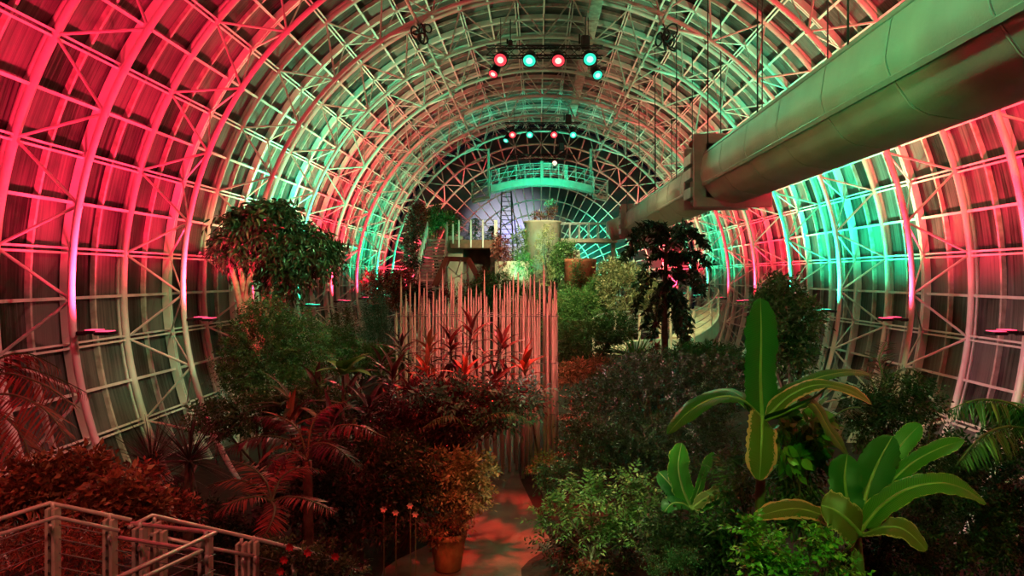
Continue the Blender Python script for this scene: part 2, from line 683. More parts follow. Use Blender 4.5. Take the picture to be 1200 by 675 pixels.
for a in majors:
    A += [cyl(er[0], a, YE - .08)] * 3
    B += [cyl(RI, a - DTH / 2, D0 + BAY * 8), cyl(RI, a + DTH / 2, D0 + BAY * 8), cyl(RO, a, D0 + BAY * 8)]
m.bars(A, B, 0.04, 6)
m.build('lattice', M['steel'], t)

# ------------------------------------------------------------------- ground
gx = np.linspace(-9.7, 10.2, 90)
gy = np.concatenate([np.linspace(-1, 24, 60), np.linspace(24.3, 53.2, 80)])


def ground(x, y):
    x = np.asarray(x, float)
    y = np.asarray(y, float)
    s = np.clip((y - 24.5) / 15.0, 0, 1)
    s = s * s * (3 - 2 * s)
    wx = np.exp(-((x - 1.0) / 5.2) ** 4)
    h = 4.3 * s * wx
    pth = np.abs(x - path_x(y))
    bed = 0.22 * np.clip((pth - 1.1) / 0.8, 0, 1) * np.clip((26 - y) / 3, 0, 1)
    return h + bed + 0.03 * np.sin(x * 2.3) * np.cos(y * 1.7) * (bed > 0.15)


def path_x(y):
    y = np.asarray(y, float)
    return np.interp(y, [0, 9, 12, 14, 15.4, 17, 20, 23, 27], [-1.6, -1.5, -1.5, -1.6, -0.75, -0.75, -1.2, -1.45, -1.2])


X, Y = np.meshgrid(gx, gy)
Z = ground(X, Y) - 0.02
nxp, nyp = len(gx), len(gy)
v = np.stack([X, Y, Z], -1).reshape(-1, 3)
i, j = np.meshgrid(np.arange(nxp - 1), np.arange(nyp - 1))
i, j = i.ravel(), j.ravel()
f = np.stack([j * nxp + i, j * nxp + i + 1, (j + 1) * nxp + i + 1, (j + 1) * nxp + i], 1)
m = MB()
m.add(v, f)
tag(m.build('floor', M['soil']), 'dark planted soil rising to a mound at the far end', 'ground', None, 'structure')


def path_w(y):
    return np.interp(y, [0, 9, 12, 14, 15.4, 17, 20, 26], [2.4, 2.4, 2.3, 2.1, 1.0, 0.74, 0.72, 0.8])


ys = np.linspace(2, 26.5, 60)
px_, pw_ = path_x(ys), path_w(ys)
L = np.stack([px_ - pw_, ys, np.full(60, 0.03)], 1)
Rr = np.stack([px_ + pw_, ys, np.full(60, 0.03)], 1)
Lb, Rb = L.copy(), Rr.copy()
Lb[:, 2] = Rb[:, 2] = -0.15
v = np.concatenate([L, Rr, Rb, Lb])
i = np.arange(59)
f = np.concatenate([np.stack([p * 60 + i, q * 60 + i, q * 60 + i + 1, p * 60 + i + 1], 1) for p, q in ((0, 1), (1, 2), (2, 3), (3, 0))])
m = MB()
m.add(v, f)
tag(m.build('floor_path', M['path'], None, False), 'winding concrete path through the planting beds', 'path', None, 'structure')

# ------------------------------------------------ wall fixtures (LED uplights)
COLS = {-3: 'R', -2: 'R', -1: 'R', 0: 'R', 1: 'R', 2: 'G', 3: 'G', 4: 'R', 5: 'R', 6: 'G', 7: 'G', 8: 'R'}
ORD = ['nearest', 'second', 'third', 'fourth', 'fifth', 'sixth', 'seventh', 'eighth', 'ninth', 'tenth', 'eleventh']
UP_POWER = 4700.0
FIX = []


def uplight(k, side):
    y = D0 + BAY * k
    th = -5.2 if side > 0 else 185.2
    base = cyl(RI - 0.07, th, y)
    cc = 'R' if (k == 2 and side < 0) else COLS[k]
    colr = 'red' if cc == 'R' else 'green'
    lab = 'glowing %s twin floodlight on the %s wall, %s' % (colr, 'right' if side > 0 else 'left', ('nearest one in view' if k == 0 else ORD[k] + ' in view from the near end') if k >= 0 else ('right beside the viewer, out of view' if k == -2 else 'just before the nearest one in view'))
    t = thing('wall_floodlight', lab, 'floodlight', base, 'wall floodlights')
    m = MB()
    m.box(base + np.array([-side * 0.10, 0, 0]), (0.20, 0.10, 0.09), bev=0.02)
    m.bar(base + np.array([-side * .18, 0, 0]), base + np.array([-side * .28, 0, 0.02]), 0.03)
    m.build('bracket', M['black_metal'], t, False)
    for n in range(2):
        c = base + np.array([-side * (0.36 + 0.27 * n), -0.10 * n, 0.03 - 0.02 * n])
        tilt = 0.0
        m = MB()
        m.box(c, (0.30, 0.34, 0.07), bev=0.015)
        h = m.build('lamp_head', M['black_metal'], t, False)
        m = MB()
        for a in range(4):
            for b in range(4):
                m.box(c + np.array([-0.10 + a * 0.066, -0.11 + b * 0.073, 0.04]), (0.05, 0.055, 0.016), bev=0.006)
        m.build('led_array', M['red_led' if colr == 'red' else 'green_led'], h, False)
    src = base + np.array([-side * 0.80, -0.05, 0.16])
    ang = 14 if side > 0 else 166
    spot('uplight_lamp', src, cyl(RI + 0.3, ang, y), RED if colr == 'red' else GREEN, UP_POWER * {5: .8, 6: .5, 7: .5, 8: 1.2}.get(k, 1.0) * (1.15 if cc == 'G' else 1.0) * (0.4 if (k == 2 and side < 0) else 1.0) * (1.5 if (k == 3 and side < 0) else 1.0), 128, 0.9, 0.28, t)


for k in range(-2, 9):
    uplight(k, -1)
    uplight(k, 1)
# ===================================================== hung things: the duct
DANG, DD, DR = R_(28.5), 6.2, 0.94
dcx, dcz = DD * math.cos(DANG), CAMZ + DD * math.sin(DANG)


def duct_profile(r, n=64, soft=0.10):
    """rounded octagon outline"""
    out = []
    for i in range(n):
        a = 2 * math.pi * i / n
        k = math.pi / 4
        b = (a + k / 2 + R_(9)) % k - k / 2
        ro = r * math.cos(k / 2) / math.cos(b) * 1.035
        out.append((min(ro, r * (1.0 - soft * .12)) * math.cos(a), min(ro, r * (1.0 - soft * .12)) * math.sin(a)))
    return np.array(out)


def duct_run(m, r, ya, yb, steps):
    p = duct_profile(r)
    n = len(p)
    ys = np.linspace(ya, yb, steps)
    v = np.concatenate([np.stack([dcx + p[:, 0], np.full(n, y), dcz + p[:, 1]], 1) for y in ys])
    i = np.arange(n)
    j = (i + 1) % n
    q = np.stack([i, j, j + n, i + n], 1)
    m.add(v, np.concatenate([q + k * n for k in range(steps - 1)]))
    b = m.n - len(v)
    m.f.append(np.array([[b + k for k in range(n)]]))
    m.mi.append(np.zeros(1, np.int32))
    e = m.n - n
    m.f.append(np.array([[e + k for k in range(n)][::-1]]))
    m.mi.append(np.zeros(1, np.int32))


t = thing('air_duct', 'huge round pale air duct hung along the right side of the vault', 'duct', (dcx, 20, dcz))
m = MB()
duct_run(m, DR, 1.0, 20.6, 12)
m.build('near_run', M['canvas'], t)
m = MB()
duct_run(m, DR * 0.90, 22.6, 39.5, 10)
m.build('far_run', M['canvas'], t)
# seams wrapped round the duct
for r_s, ys in ((DR * 1.008, np.arange(3.0, 20.0, 2.2)), (DR * .908, np.arange(24.0, 39.0, 2.4))):
    for y in ys:
        m = MB()
        duct_run(m, r_s, y, y + 0.05, 2)
        m.build('seam', M['canvas'], t)
for a in (R_(150), R_(205)):
    for r, ya, yb in ((DR * .985, 1.0, 20.6), (DR * .887, 22.6, 39.5)):
        m = MB()
        c = np.array([dcx + r * math.cos(a), (ya + yb) / 2, dcz + r * math.sin(a)])
        ca, sa = math.cos(a), math.sin(a)
        m.box(c, (0.05, yb - ya, 0.09), ax=np.array([[ca, 0, sa], [0, 1, 0], [-sa, 0, ca]]), bev=0.01)
        m.build('ridge_strip', M['galv'], t, False)


def duct_joint(y0, y1, r):
    j = MB()
    j.box((dcx, y0 + 0.05, dcz), (2.35 * r, 0.10, 2.2 * r), bev=0.03)
    o = j.build('flange_plate', M['galv'], t, False)
    j = MB()
    j.box((dcx, (y0 + y1) / 2, dcz), (1.7 * r, y1 - y0, 1.7 * r), bev=0.04)
    j.build('sleeve', M['galv'], o, False)
    for dz in (-.55, .05, .5):
        j = MB()
        j.box((dcx - 0.98 * r, (y0 + y1) / 2 + .3, dcz + dz * r), (0.20, (y1 - y0) * .5, 0.34 * r), bev=0.02)
        j.build('damper_box', M['galv'], o, False)
    j = MB()
    j.lathe((dcx - 1.02 * r, y0 + .75, dcz + .78 * r), [(0.02, 0), (.10, .03), (.14, .1), (.10, .2), (0.02, .25)], 10)
    j.bar((dcx - 1.02 * r, y0 + .75, dcz + .1 * r), (dcx - 1.02 * r, y0 + .75, dcz + .8 * r), 0.02)
    j.build('actuator', M['rustred'], o)
    j = MB()
    j.box((dcx, y1 - 0.04, dcz), (2.1 * r, 0.08, 2.0 * r), bev=0.03)
    j.build('flange_plate', M['galv'], t, False)


duct_joint(20.6, 22.6, DR)
duct_joint(39.5, 41.3, DR * .9)
m = MB()
p = []
for a in np.linspace(0, R_(95), 12):
    p.append((dcx - 0.10 - (1 - math.cos(a)) * 1.1, 41.2 + math.sin(a) * 1.5, dcz - (1 - math.cos(a)) * 0.3))
m.tube(p, np.linspace(DR * .82, DR * .62, 12), 24)
m.build('outlet_elbow', M['canvas'], t)
for y in [D0 + BAY * k + 1.15 for k in range(-2, 6)]:
    for sx in (-0.75, 0.75):
        m = MB()
        x = dcx + sx
        zt = CZ + math.sqrt(RO ** 2 - (x - CX) ** 2)
        m.bar((x, y, dcz + 0.35), (x, y, zt), 0.018, 5)
        m.build('hanger_rod', M['dark_steel'], t)

# long ceiling tray
m = MB()
m.box((2.13, 35, CAMZ + 10.0), (0.46, 24, 0.22), bev=0.03)
t = thing('cable_tray', 'long straight cable tray under the top of the vault', 'cable tray', (2.13, 35, CAMZ + 10.0))
m.build('tray', M['steel_old'], t, False)
m = MB()
for y in np.arange(24, 46.5, 1.15):
    m.box((2.13, y, CAMZ + 9.88), (0.50, 0.05, 0.03))
    m.bar((2.13, y, CAMZ + 10.1), (2.13, y, CAMZ + 10.45), 0.02, 5)
m.build('strap', M['steel_old'], t, False)

# the two gantry rails with their bracket arms
for sx, nm in ((-1, 'left'), (1, 'right')):
    x = -3.85 if sx < 0 else 3.98
    z = CAMZ + 8.12
    t = thing('gantry_rail', 'long thin gantry rail hung under the vault, on the %s of the stage lights' % nm, 'rail', (x, 25, z), 'gantry rails')
    m = MB()
    m.tube([(x, 3, z), (x, 50.5, z)], 0.055, 8)
    m.build('rail_tube', M['steel_old'], t)
    for k in range(-2, 9):
        m = MB()
        y = D0 + BAY * k
        a = 90 - sx * 33
        m.bar((x, y, z), cyl(RI, a, y), 0.06, 8)
        m.bar((x, y, z), cyl(RI, 90 - sx * 22.5, y), 0.03, 6)
        m.box((x, y, z), (0.2, 0.22, 0.16), bev=0.03)
        m.build('bracket_arm', M['steel'], t)

for px, py, d, lab in ((492, 40, 23.6, 'tangle of black cable slung under the left gantry rail'), (781, 44, 23.6, 'tangle of black cable slung under the right gantry rail')):
    c = P(px, py, d)
    t = thing('cable_coil', lab, 'cable', c, 'slung cables')
    for q in range(7):
        a = np.linspace(0, 6.283 * 1.0, 25)
        r1, r2 = .08 + .08 * RNG.random(), .12 + .16 * RNG.random()
        o = RNG.normal(0, .13, 3)
        m = MB()
        m.tube(c + o + np.stack([r1 * np.cos(a), (.10 + .04 * q) * np.cos(a + q), r2 * np.sin(a)], 1), .03, 6)
        m.build('loop', M['black_metal'], t)
    m = MB()
    m.bar(c + np.array([0, 0, .2]), (-3.85 if px < 630 else 3.98, d, CAMZ + 8.12), .02, 5)
    m.build('hook', M['black_metal'], t)

# arched maintenance gantry across the far end
GY = 46.5


def gz(px, py, y=GY):
    return P(px, py, y)


t = thing('maintenance_gantry', 'arched green-lit maintenance gantry spanning the far end of the vault', 'gantry', P(634, 218, GY))
bx = np.linspace(575, 695, 25)


def gy_(x):
    return 216.5 + ((x - 634) / 60.0) ** 2 * 9.5


lo = np.array([P(x, gy_(x), GY) for x in bx])
m = MB()
for dy in (0, 0.9):
    a = lo + np.array([0, dy, 0])
    b = a + np.array([0, 0, 0.44])
    a2, b2 = a + np.array([0, .06, 0]), b + np.array([0, .06, 0])
    n = len(a)
    v = np.concatenate([a, b, b2, a2])
    i = np.arange(n - 1)
    f = np.concatenate([np.stack([p * n + i, p * n + i + 1, q * n + i + 1, q * n + i], 1) for p, q in ((0, 1), (1, 2), (2, 3), (3, 0))])
    m.add(v, f)
m.build('girder', M['deckgreen'], t, False)
m = MB()
a = lo + np.array([0, 0.03, 0.02])
b = a + np.array([0, .9, 0])
n = len(a)
v = np.concatenate([a, b, b + [0, 0, .05], a + [0, 0, .05]])
m.add(v, f)
m.build('deck', M['steel_old'], t, False)
m = MB()
for dy in (0.02, 0.92):
    for h in (0.72, 1.02, 1.36):
        m.tube(lo + np.array([0, dy, h]), 0.024, 6)
    m.bars(lo[::2] + np.array([0, dy, .4]), lo[::2] + np.array([0, dy, 1.36]), 0.022, 5)
    m.bars(lo[:-2:2] + np.array([0, dy, .44]), lo[2::2] + np.array([0, dy, 1.36]), 0.016, 5)
m.build('guard_rail', M['steel'], t)
m = MB()
c = lo[12] + np.array([0, -.04, .75])
m.box(c, (0.20, .12, 1.5), bev=.02)
m.box(c + np.array([.25, .3, .5]), (0.4, .3, .45), bev=.04)
m.build('drive_unit', M['deckgreen'], t, False)
m = MB()
m.box(lo[17] + np.array([0.2, .2, .85]), (0.25, .25, 1.1), bev=.04)
m.build('drive_unit', M['deckgreen'], t, False)
for dx, ww in ((1.1, .9), (5.4, .8)):
    m = MB()
    m.box(lo[0] + np.array([dx, .5, .95 + (0.25 if dx < 2 else .1)]), (ww * 1.3, .06, .55), bev=.02)
    m.build('toe_panel', M['wood'], t, False)
for sx, pxp in ((-1, 572), (1, 693)):
    m = MB()
    a = P(pxp, 228, GY)
    x = -3.85 if sx < 0 else 3.98
    m.box((a[0], GY + .4, (a[2] + CAMZ + 8.1) / 2), (.14, .5, CAMZ + 8.1 - a[2]), bev=.02)
    m.bar((a[0], GY + .4, CAMZ + 8.05), (x, GY + .4, CAMZ + 8.05), .06)
    m.build('hanger_post', M['deckgreen'] if sx < 0 else M['steel_old'], t, False)
# end cages
for sx, xa, xb, yb in ((-1, 553, 573, 231.5), (1, 696, 712, 229)):
    m = MB()
    A = P(xa, yb + (4 if sx < 0 else 0), GY)
    B = P(xb, yb - (1 if sx < 0 else -4), GY)
    q = [A, B, B + [0, .9, 0], A + [0, .9, 0]]
    for h in (0, .35, .75, 1.15):
        for i in range(4):
            m.bar(np.array(q[i]) + [0, 0, h], np.array(q[(i + 1) % 4]) + [0, 0, h], .028, 6)
    for i in range(4):
        m.bar(np.array(q[i]), np.array(q[i]) + [0, 0, 1.15], .035, 6)
        m.bar(np.array(q[i]), np.array(q[(i + 1) % 4]) + [0, 0, 1.15], .02, 6)
    c = (A + B) / 2 + np.array([0, .45, 0])
    e = (B - A) / np.linalg.norm(B - A)
    m.box(c, (np.linalg.norm(B - A), .9, .22), ax=np.array([e, [0, 1, 0], np.cross(e, [0, 1, 0])]))
    m.build('end_cage', M['deckgreen'] if sx < 0 else M['steel'], t, False)


# tall dark ladder before the end wall
t = thing('ladder', 'tall dark folding ladder standing before the bright panes of the end wall', 'ladder', P(594, 290, 50.5))
la, lb, lc, ld = P(588, 224, 50.5), P(599, 224, 50.5), P(586, 292, 50.0), P(601, 292, 50.0)
m = MB()
m.bar(la, lc, .05, 6)
m.bar(lb, ld, .05, 6)
m.bar(la + [0, .1, 0], lc + [-.1, 1.2, 0], .04, 6)
m.bar(lb + [0, .1, 0], ld + [.3, 1.2, 0], .04, 6)
for e in (lc, ld):
    m.bar(e, (e[0], e[1], float(ground(e[0], e[1])) - .05), .05, 6)
m.build('stile', M['dark_steel'], t)
m = MB()
for q in np.linspace(.02, .98, 13):
    m.bar(la + (lc - la) * q, lb + (ld - lb) * q, .028, 6)
m.build('rung', M['dark_steel'], t)


# ------------------------------------------------------ stage light trusses
def box_truss(y, z, x0, x1, label):
    t = thing('lighting_truss', label, 'lighting truss', ((x0 + x1) / 2, y, z), 'lighting trusses')
    m = MB()
    h = 0.17
    cs = [(-h, -h), (-h, h), (h, h), (h, -h)]
    for dy, dz in cs:
        m.bar((x0, y + dy, z + dz), (x1, y + dy, z + dz), .026, 6)
    m.build('chord', M['black_metal'], t)
    m = MB()
    n = max(3, int((x1 - x0) / .36))
    xs = np.linspace(x0, x1, n + 1)
    for i in range(n):
        for (a, b) in ((0, 1), (1, 2), (2, 3), (3, 0)):
            m.bar((xs[i], y + cs[a][0], z + cs[a][1]), (xs[i + 1], y + cs[b][0], z + cs[b][1]), .012, 4)
    m.build('lattice', M['black_metal'], t)
    m = MB()
    for x in (x0 + .5, (x0 + x1) / 2, x1 - .5):
        zt = CZ + math.sqrt(RI ** 2 - (x - CX) ** 2)
        m.bar((x, y, z + .17), (x, y, zt), .012, 5)
    m.build('suspension_cable', M['dark_steel'], t)
    return t


def stage_lamp(x, y, z, aim, colr, label, r=0.19, power=900, ang=45, group='stage lamps', drop=.34, light=True):
    """par can under a truss: yoke, body, lens"""
    a = np.array(aim, float) - np.array([x, y, z - drop])
    a /= np.linalg.norm(a)
    c = np.array([x, y, z - drop])
    t = thing('stage_lamp', label, 'stage lamp', (x, y, z), group)
    m = MB()
    s = np.cross(a, [0, 0, 1])
    s /= np.linalg.norm(s)
    m.tube([c + s * (r + .03), c + s * (r + .03) + [0, 0, .2], c - s * (r + .03) + [0, 0, .2], c - s * (r + .03)], .016, 5)
    m.bar(c + np.array([0, 0, .18]), (x, y, z), .025, 6)
    m.box((x, y, z), (.09, .09, .09), bev=.01)
    m.build('yoke', M['black_metal'], t, False)
    m = MB()
    m.tube([c - a * .30, c - a * .26, c - a * .05, c + a * .10, c + a * .20], [r * .55, r * .8, r * .95, r * 1.02, r * 1.08], 20)
    m.build('body', M['black_metal'], t)
    m = MB()
    m.tube([c + a * .195, c + a * .215], [r * .93, r * .88], 20)
    ln = m.build('lens', M[{'R': 'red_lens', 'G': 'green_lens', 'W': 'warm_lens'}[colr]], t)
    m = MB()
    m.tube([c + a * .20, c + a * .225], [r * .55, r * .45], 16)
    m.build('bulb', M[{'R': 'red_core', 'G': 'green_core', 'W': 'warm_lens'}[colr]], ln)
    if light:
        spot('stage_beam', c + a * .32, aim, {'R': RED, 'G': GREEN, 'W': (1, .5, .32)}[colr], power, ang, .7, .12, t)
    return t


TR1 = 26.0
z1 = P(0, 61, TR1)[2]
box_truss(TR1, z1, P(570, 0, TR1)[0], P(706, 0, TR1)[0], 'black box truss carrying the larger row of stage lamps')
TR2 = 40.0
z2 = P(0, 148, TR2)[2]
box_truss(TR2, z2, P(592, 0, TR2)[0], P(680, 0, TR2)[0], 'black box truss carrying the smaller second row of stage lamps')
TR3 = 50.0
z3 = P(0, 184, TR3)[2]
box_truss(TR3, z3, P(597, 0, TR3)[0], P(672, 0, TR3)[0], 'black box truss farthest down the vault with one lit lamp')
for px, py, c, lb, aim, pw in (
        (588, 64, 'R', 'big red stage lamp, first from the left end of the nearer truss', (-4, 9, 2), 1500),
        (621, 64, 'G', 'big green stage lamp, second from the left end of the nearer truss', (-2, 12, 1), 900),
        (654, 64, 'R', 'big red stage lamp beside the truss middle, third along the nearer truss', (0.5, 12, 1), 1500),
        (690, 63, 'G', 'big green stage lamp under the black box of the nearer truss', (3, 10, 2), 900)):
    p = P(px, py, TR1)
    stage_lamp(p[0], TR1 - .25, z1 - .1, aim, c, lb, .235, pw, 50, drop=P(px, 61, TR1)[2] - p[2] + .10)
p = P(580, 78, TR1)
stage_lamp(p[0], TR1 + .1, z1 - .17, (-5, 20, 4), 'R', 'red stage lamp hanging lowest at the left end of the nearer truss', .17, 500, 45, drop=.45)
p = P(699, 78, TR1)
stage_lamp(p[0], TR1 + .1, z1 - .17, (5, 16, 3), 'G', 'green stage lamp hanging lowest at the right end of the nearer truss', .18, 500, 45, drop=.52)
for px, c, lb, aim in (
        (601, 'R', 'small red stage lamp, first from the left end of the second truss', (-2, 22, 2)),
        (621, 'G', 'small green stage lamp, second from the left end of the second truss', (-1, 24, 3)),
        (649, 'R', 'small red stage lamp, third from the left end of the second truss', (1, 22, 2)),
        (671, 'G', 'small green stage lamp at the right end of the second truss', (3, 26, 4))):
    p = P(px, 150, TR2)
    stage_lamp(p[0], TR2 - .25, z2 - .1, aim, c, lb, .19, 900, 50)
p = P(594, 157, TR2)
stage_lamp(p[0], TR2 + .1, z2 - .17, (-5, 34, 4), 'G', 'small green lamp hanging lowest at the left end of the second truss', .15, 100, 45, drop=.45, light=False)
p = P(650, 184, TR3)
stage_lamp(p[0], TR3 - .25, z3 - .05, (0, 30, 4), 'W', 'single warm white lamp on the farthest truss', .17, 500, 50)


def cluster_box(px, py, d, s, label):
    c = P(px, py, d)
    t = thing('speaker_box', label, 'loudspeaker', c, 'hung loudspeakers')
    m = MB()
    m.box(c, (s * .75, s * .6, s * 1.15), bev=.04)
    m.build('cabinet', M['black_metal'], t, False)
    m = MB()
    m.box(c + np.array([0, -s * .31, 0]), (s * .62, .02, s * 1.0), bev=.01)
    m.build('grille', M['dark_steel'], t, False)
    m = MB()
    zt = CZ + math.sqrt(RI ** 2 - (c[0] - CX) ** 2)
    m.bar(c + [0, 0, s * .5], (c[0], c[1], zt), .02, 5)
    m.bar(c + [-s * .5, 0, -s * .1], c + [-s * .5, 0, s * .7], .03, 6)
    m.build('hanger', M['black_metal'], t)


cluster_box(686, 50, TR1, .42, 'black box hung over the right end of the nearer truss')
cluster_box(666, 140, TR2, .45, 'black box hung over the right end of the second truss')
cluster_box(658, 172, TR3, .5, 'black box hung above the farthest truss')
cluster_box(598, 51, TR1 + .3, .22, 'slim black box hung over the left part of the nearer truss')

# ==================================================== far end garden structures
# waterfall tower
d = 44.0
c = P(636, 258, d)
t = thing('planter_tower', 'round pale concrete waterfall tower with vines at the far end', 'tower', (c[0], d + 1.1, 3.5))
m = MB()
m.lathe((c[0], d + 1.1, 3.5), [(1.10, 0), (1.10, c[2] - 3.62), (1.16, c[2] - 3.60), (1.16, c[2] - 3.5), (1.02, c[2] - 3.5), (1.0, c[2] - 3.7)], 40)
m.build('drum', M['concrete'], t)
m = MB()
m.lathe((c[0], d + 1.1, c[2] - .2), [(0.99, 0), (0.9, .06)], 30)
m.build('soil_fill', M['soil'], t)
# low pale wall left of the tower
m = MB()
a = P(600, 306, 42.5)
m.lathe((a[0], 43.6, 3.5), [(1.05, 0), (1.05, a[2] - 3.5), (.9, a[2] - 3.5)], 32)
tag(m.build('low_planter', M['concrete'], None, True, (a[0], 43.6, 3.5)), 'low round pale planter wall left of the waterfall tower', 'planter')
# terracotta drum
d = 41.0
c = P(681, 303, d)
t = thing('terracotta_planter', 'big round terracotta-coloured planter drum right of the waterfall tower', 'planter', (c[0], d + .8, 3.2))
m = MB()
m.lathe((c[0], d + .8, 3.2), [(0.90, 0), (.90, c[2] - 3.4), (.92, c[2] - 3.38), (.92, c[2] - 3.2), (.78, c[2] - 3.2), (.76, c[2] - 3.4)], 36)
m.build('drum', M['terracotta'], t)
m = MB()
m.lathe((c[0], d + .8, c[2] - .3), [(0.77, 0), (0.7, .06)], 30)
m.build('soil_fill', M['soil'], t)
# upper teal planter
d = 43.5
c = P(668, 298, d)
m = MB()
m.box(c + np.array([0, .5, -1.2]), (1.2, 1.0, 2.9), bev=.05)
tag(m.build('planter_block', M['concrete'], None, False, c + np.array([0, .5, -1.2])), 'square pale planter block between the waterfall tower and the terracotta drum', 'planter')
# footbridge to the duct end with its glazed guard
d = 46.0
a, b = P(657, 281, d), P(724, 281, d)
t = thing('footbridge', 'flat tan footbridge running from the waterfall tower to the duct end', 'footbridge', (a + b) / 2)
m = MB()
m.box((a + b) / 2 + np.array([0, .6, -.05]), (b[0] - a[0], 1.4, .26), bev=.03)
m.build('deck', M['concrete'], t, False)
m = MB()
for dy in (0.0, 1.2):
    m.bar(a + [0, dy, 1.05], b + [0, dy, 1.05], .035, 6)
    for s in np.linspace(0, 1, 7):
        q = a + (b - a) * s + np.array([0, dy, 0])
        m.bar(q, q + [0, 0, 1.05], .03, 6)
m.build('guard_rail', M['steel'], t)
for px in (664, 720):
    m = MB()
    q = P(px, 284, d)
    m.bar((q[0], d + .6, ground(q[0], d) - .1), (q[0], d + .6, q[2]), .14, 10)
    m.build('pier', M['concrete'], t)

# platform with brown fascia
d = 45.0
a, b = P(527, 281, d), P(583, 281, d)
t = thing('viewing_platform', 'brown-edged viewing platform with pale railing posts at the far end', 'platform', (a + b) / 2)
m = MB()
m.box((a + b) / 2 + np.array([0, 1.5, -.26]), (b[0] - a[0], 3.0, .52), bev=.03)
m.build('deck', M['wood'], t, False)
for px in (531, 538, 552, 566, 580, 582):
    q = P(px, 288, d)
    m = MB()
    m.box(q + np.array([0, -.05, .72]), (.10, .10, 1.7 if px > 535 else 1.2), bev=.015)
    m.build('railing_post', M['steel'], t, False)
m = MB()
for h in (.5, .85, 1.2):
    m.bar(a + [.5, -.05, h], b + [0, -.05, h], .016, 5)
m.bar(a + [.5, 2.9, 1.2], b + [0, 2.9, 1.2], .02, 5)
m.build('guard_rail', M['cable'], t)
# supporting walls and the dark recess under it
m = MB()
q = P(533, 298, d + .6)
m.box((q[0], d + 1.0, (q[2] + .1 + 2) / 2 + .6), (.95, .4, q[2] - 1.0), bev=.03)
m.build('support_wall', M['concrete'], t, False)
m = MB()
m.box((P(560, 300, d)[0], d + 2.6, 5.2), (2.6, .4, 4.2), bev=.02)
m.build('back_wall', M['stone'], t, False)
m = MB()
m.box((P(578, 300, d)[0], d + 1.3, 5.2), (.4, 2.4, 4.2), bev=.04)
m.build('side_wall', M['stone'], t, False)

# staircase
t = thing('staircase', 'long straight flight of pale stairs climbing to the viewing platform', 'staircase', P(500, 330, 42))
ns = 16
for i in range(ns):
    s = i / (ns - 1)
    dd = 41.0 + 4.2 * s
    xa, xb = 489 + 13 * s, 518 + 3 * s
    yy = 338 - 57 * s
    A, B = P(xa, yy, dd), P(xb, yy, dd)
    m = MB()
    m.box((A + B) / 2, (B[0] - A[0], .30, .11), bev=.01)
    m.build('tread', M['steel_old'], t, False)
m = MB()
for (x0, x1) in ((487, 500), (520, 523)):
    A, B = P(x0, 340, 41.0), P(x1, 282, 45.2)
    e = (B - A) / np.linalg.norm(B - A)
    u = np.array([1.0, 0, 0])
    m.box((A + B) / 2, (np.linalg.norm(B - A), .06, .30), ax=np.array([e, u - (u @ e) * e, np.cross(e, u)]))
m.build('stringer', M['rustred'], t, False)
for sx, (x0, x1) in enumerate(((487, 501), (520, 524))):
    for s in np.linspace(0, 1, 9):
        A = P(x0 + (x1 - x0) * s, 338 - 57 * s, 41 + 4.2 * s)
        m = MB()
        m.box(A + np.array([0, 0, .5]), (.075, .075, 1.15), bev=.012)
        m.build('baluster', M['steel'], t, False)
    m = MB()
    m.bar(P(x0, 338, 41) + [0, 0, 1.08], P(x1, 281, 45.2) + [0, 0, 1.08], .04, 6)
    m.build('handrail', M['steel'], t)

# red bent-frame of the lower stair
t = thing('stair_truss', 'dark red steel frame bent over the lower stair behind the rods', 'steel frame', P(535, 330, 39))
m = MB()
pp = [P(509, 334, 38.0), P(523, 303, 39), P(548, 304, 40.0), P(566, 336, 38.4)]
for q in (0, .9):
    for a, b in zip(pp[:-1], pp[1:]):
        a, b = a + [0, q, 0], b + [0, q, 0]
        e = (b - a) / np.linalg.norm(b - a)
        u = np.array([0, 1.0, 0])
        u = u - (u @ e) * e
        u /= np.linalg.norm(u)
        m.box((a + b) / 2, (np.linalg.norm(b - a) + .1, .10, .24), ax=np.array([e, u, np.cross(e, u)]))
m.build('beam', M['rustred'], t, False)
m = MB()
for a in pp:
    m.bar(a, (a[0], a[1], ground(a[0], a[1]) - .1), .06, 6)
m.bar(P(524, 312, 39.4), P(545, 330, 39.4), .03, 6)
m.bar(P(524, 330, 39.4), P(548, 318, 39.4), .03, 6)
m.bar(P(540, 305, 39.6), P(534, 322, 39.6), .03, 6)
m.build('brace', M['steel_old'], t)

# red-lit cantilever tree frame right of the platform
# ------------------------------------------------------------ curved ramp right
t = thing('curved_ramp', 'curved raised walkway with pale green fascia beside the right wall', 'walkway', P(810, 400, 27))
ctrl = [(736, 411, 25.9), (745, 404, 26.5), (775, 401, 27.2), (800, 402, 27.4), (820, 396, 27.8), (836, 384, 29.0), (843, 372, 31.0), (838, 365, 33.0), (815, 362, 34.0)]
pts = np.array([P(*q) for q in ctrl])
tt = np.linspace(0, len(pts) - 1, 60)


def smooth_path(pts, n):
    t = np.linspace(0, len(pts) - 1, n)
    out = []
    for q in t:
        i = min(int(q), len(pts) - 2)
        u = q - i
        p0, p1, p2, p3 = pts[max(i - 1, 0)], pts[i], pts[i + 1], pts[min(i + 2, len(pts) - 1)]
        out.append(.5 * ((2 * p1) + (-p0 + p2) * u + (2 * p0 - 5 * p1 + 4 * p2 - p3) * u * u + (-p0 + 3 * p1 - 3 * p2 + p3) * u ** 3))
    return np.array(out)


cp = smooth_path(pts, 60)
tan = np.gradient(cp, axis=0)
nrm = np.stack([-tan[:, 1], tan[:, 0], 0 * tan[:, 0]], 1)
nrm /= np.linalg.norm(nrm, axis=1)[:, None]
inner = cp + nrm * 1.3


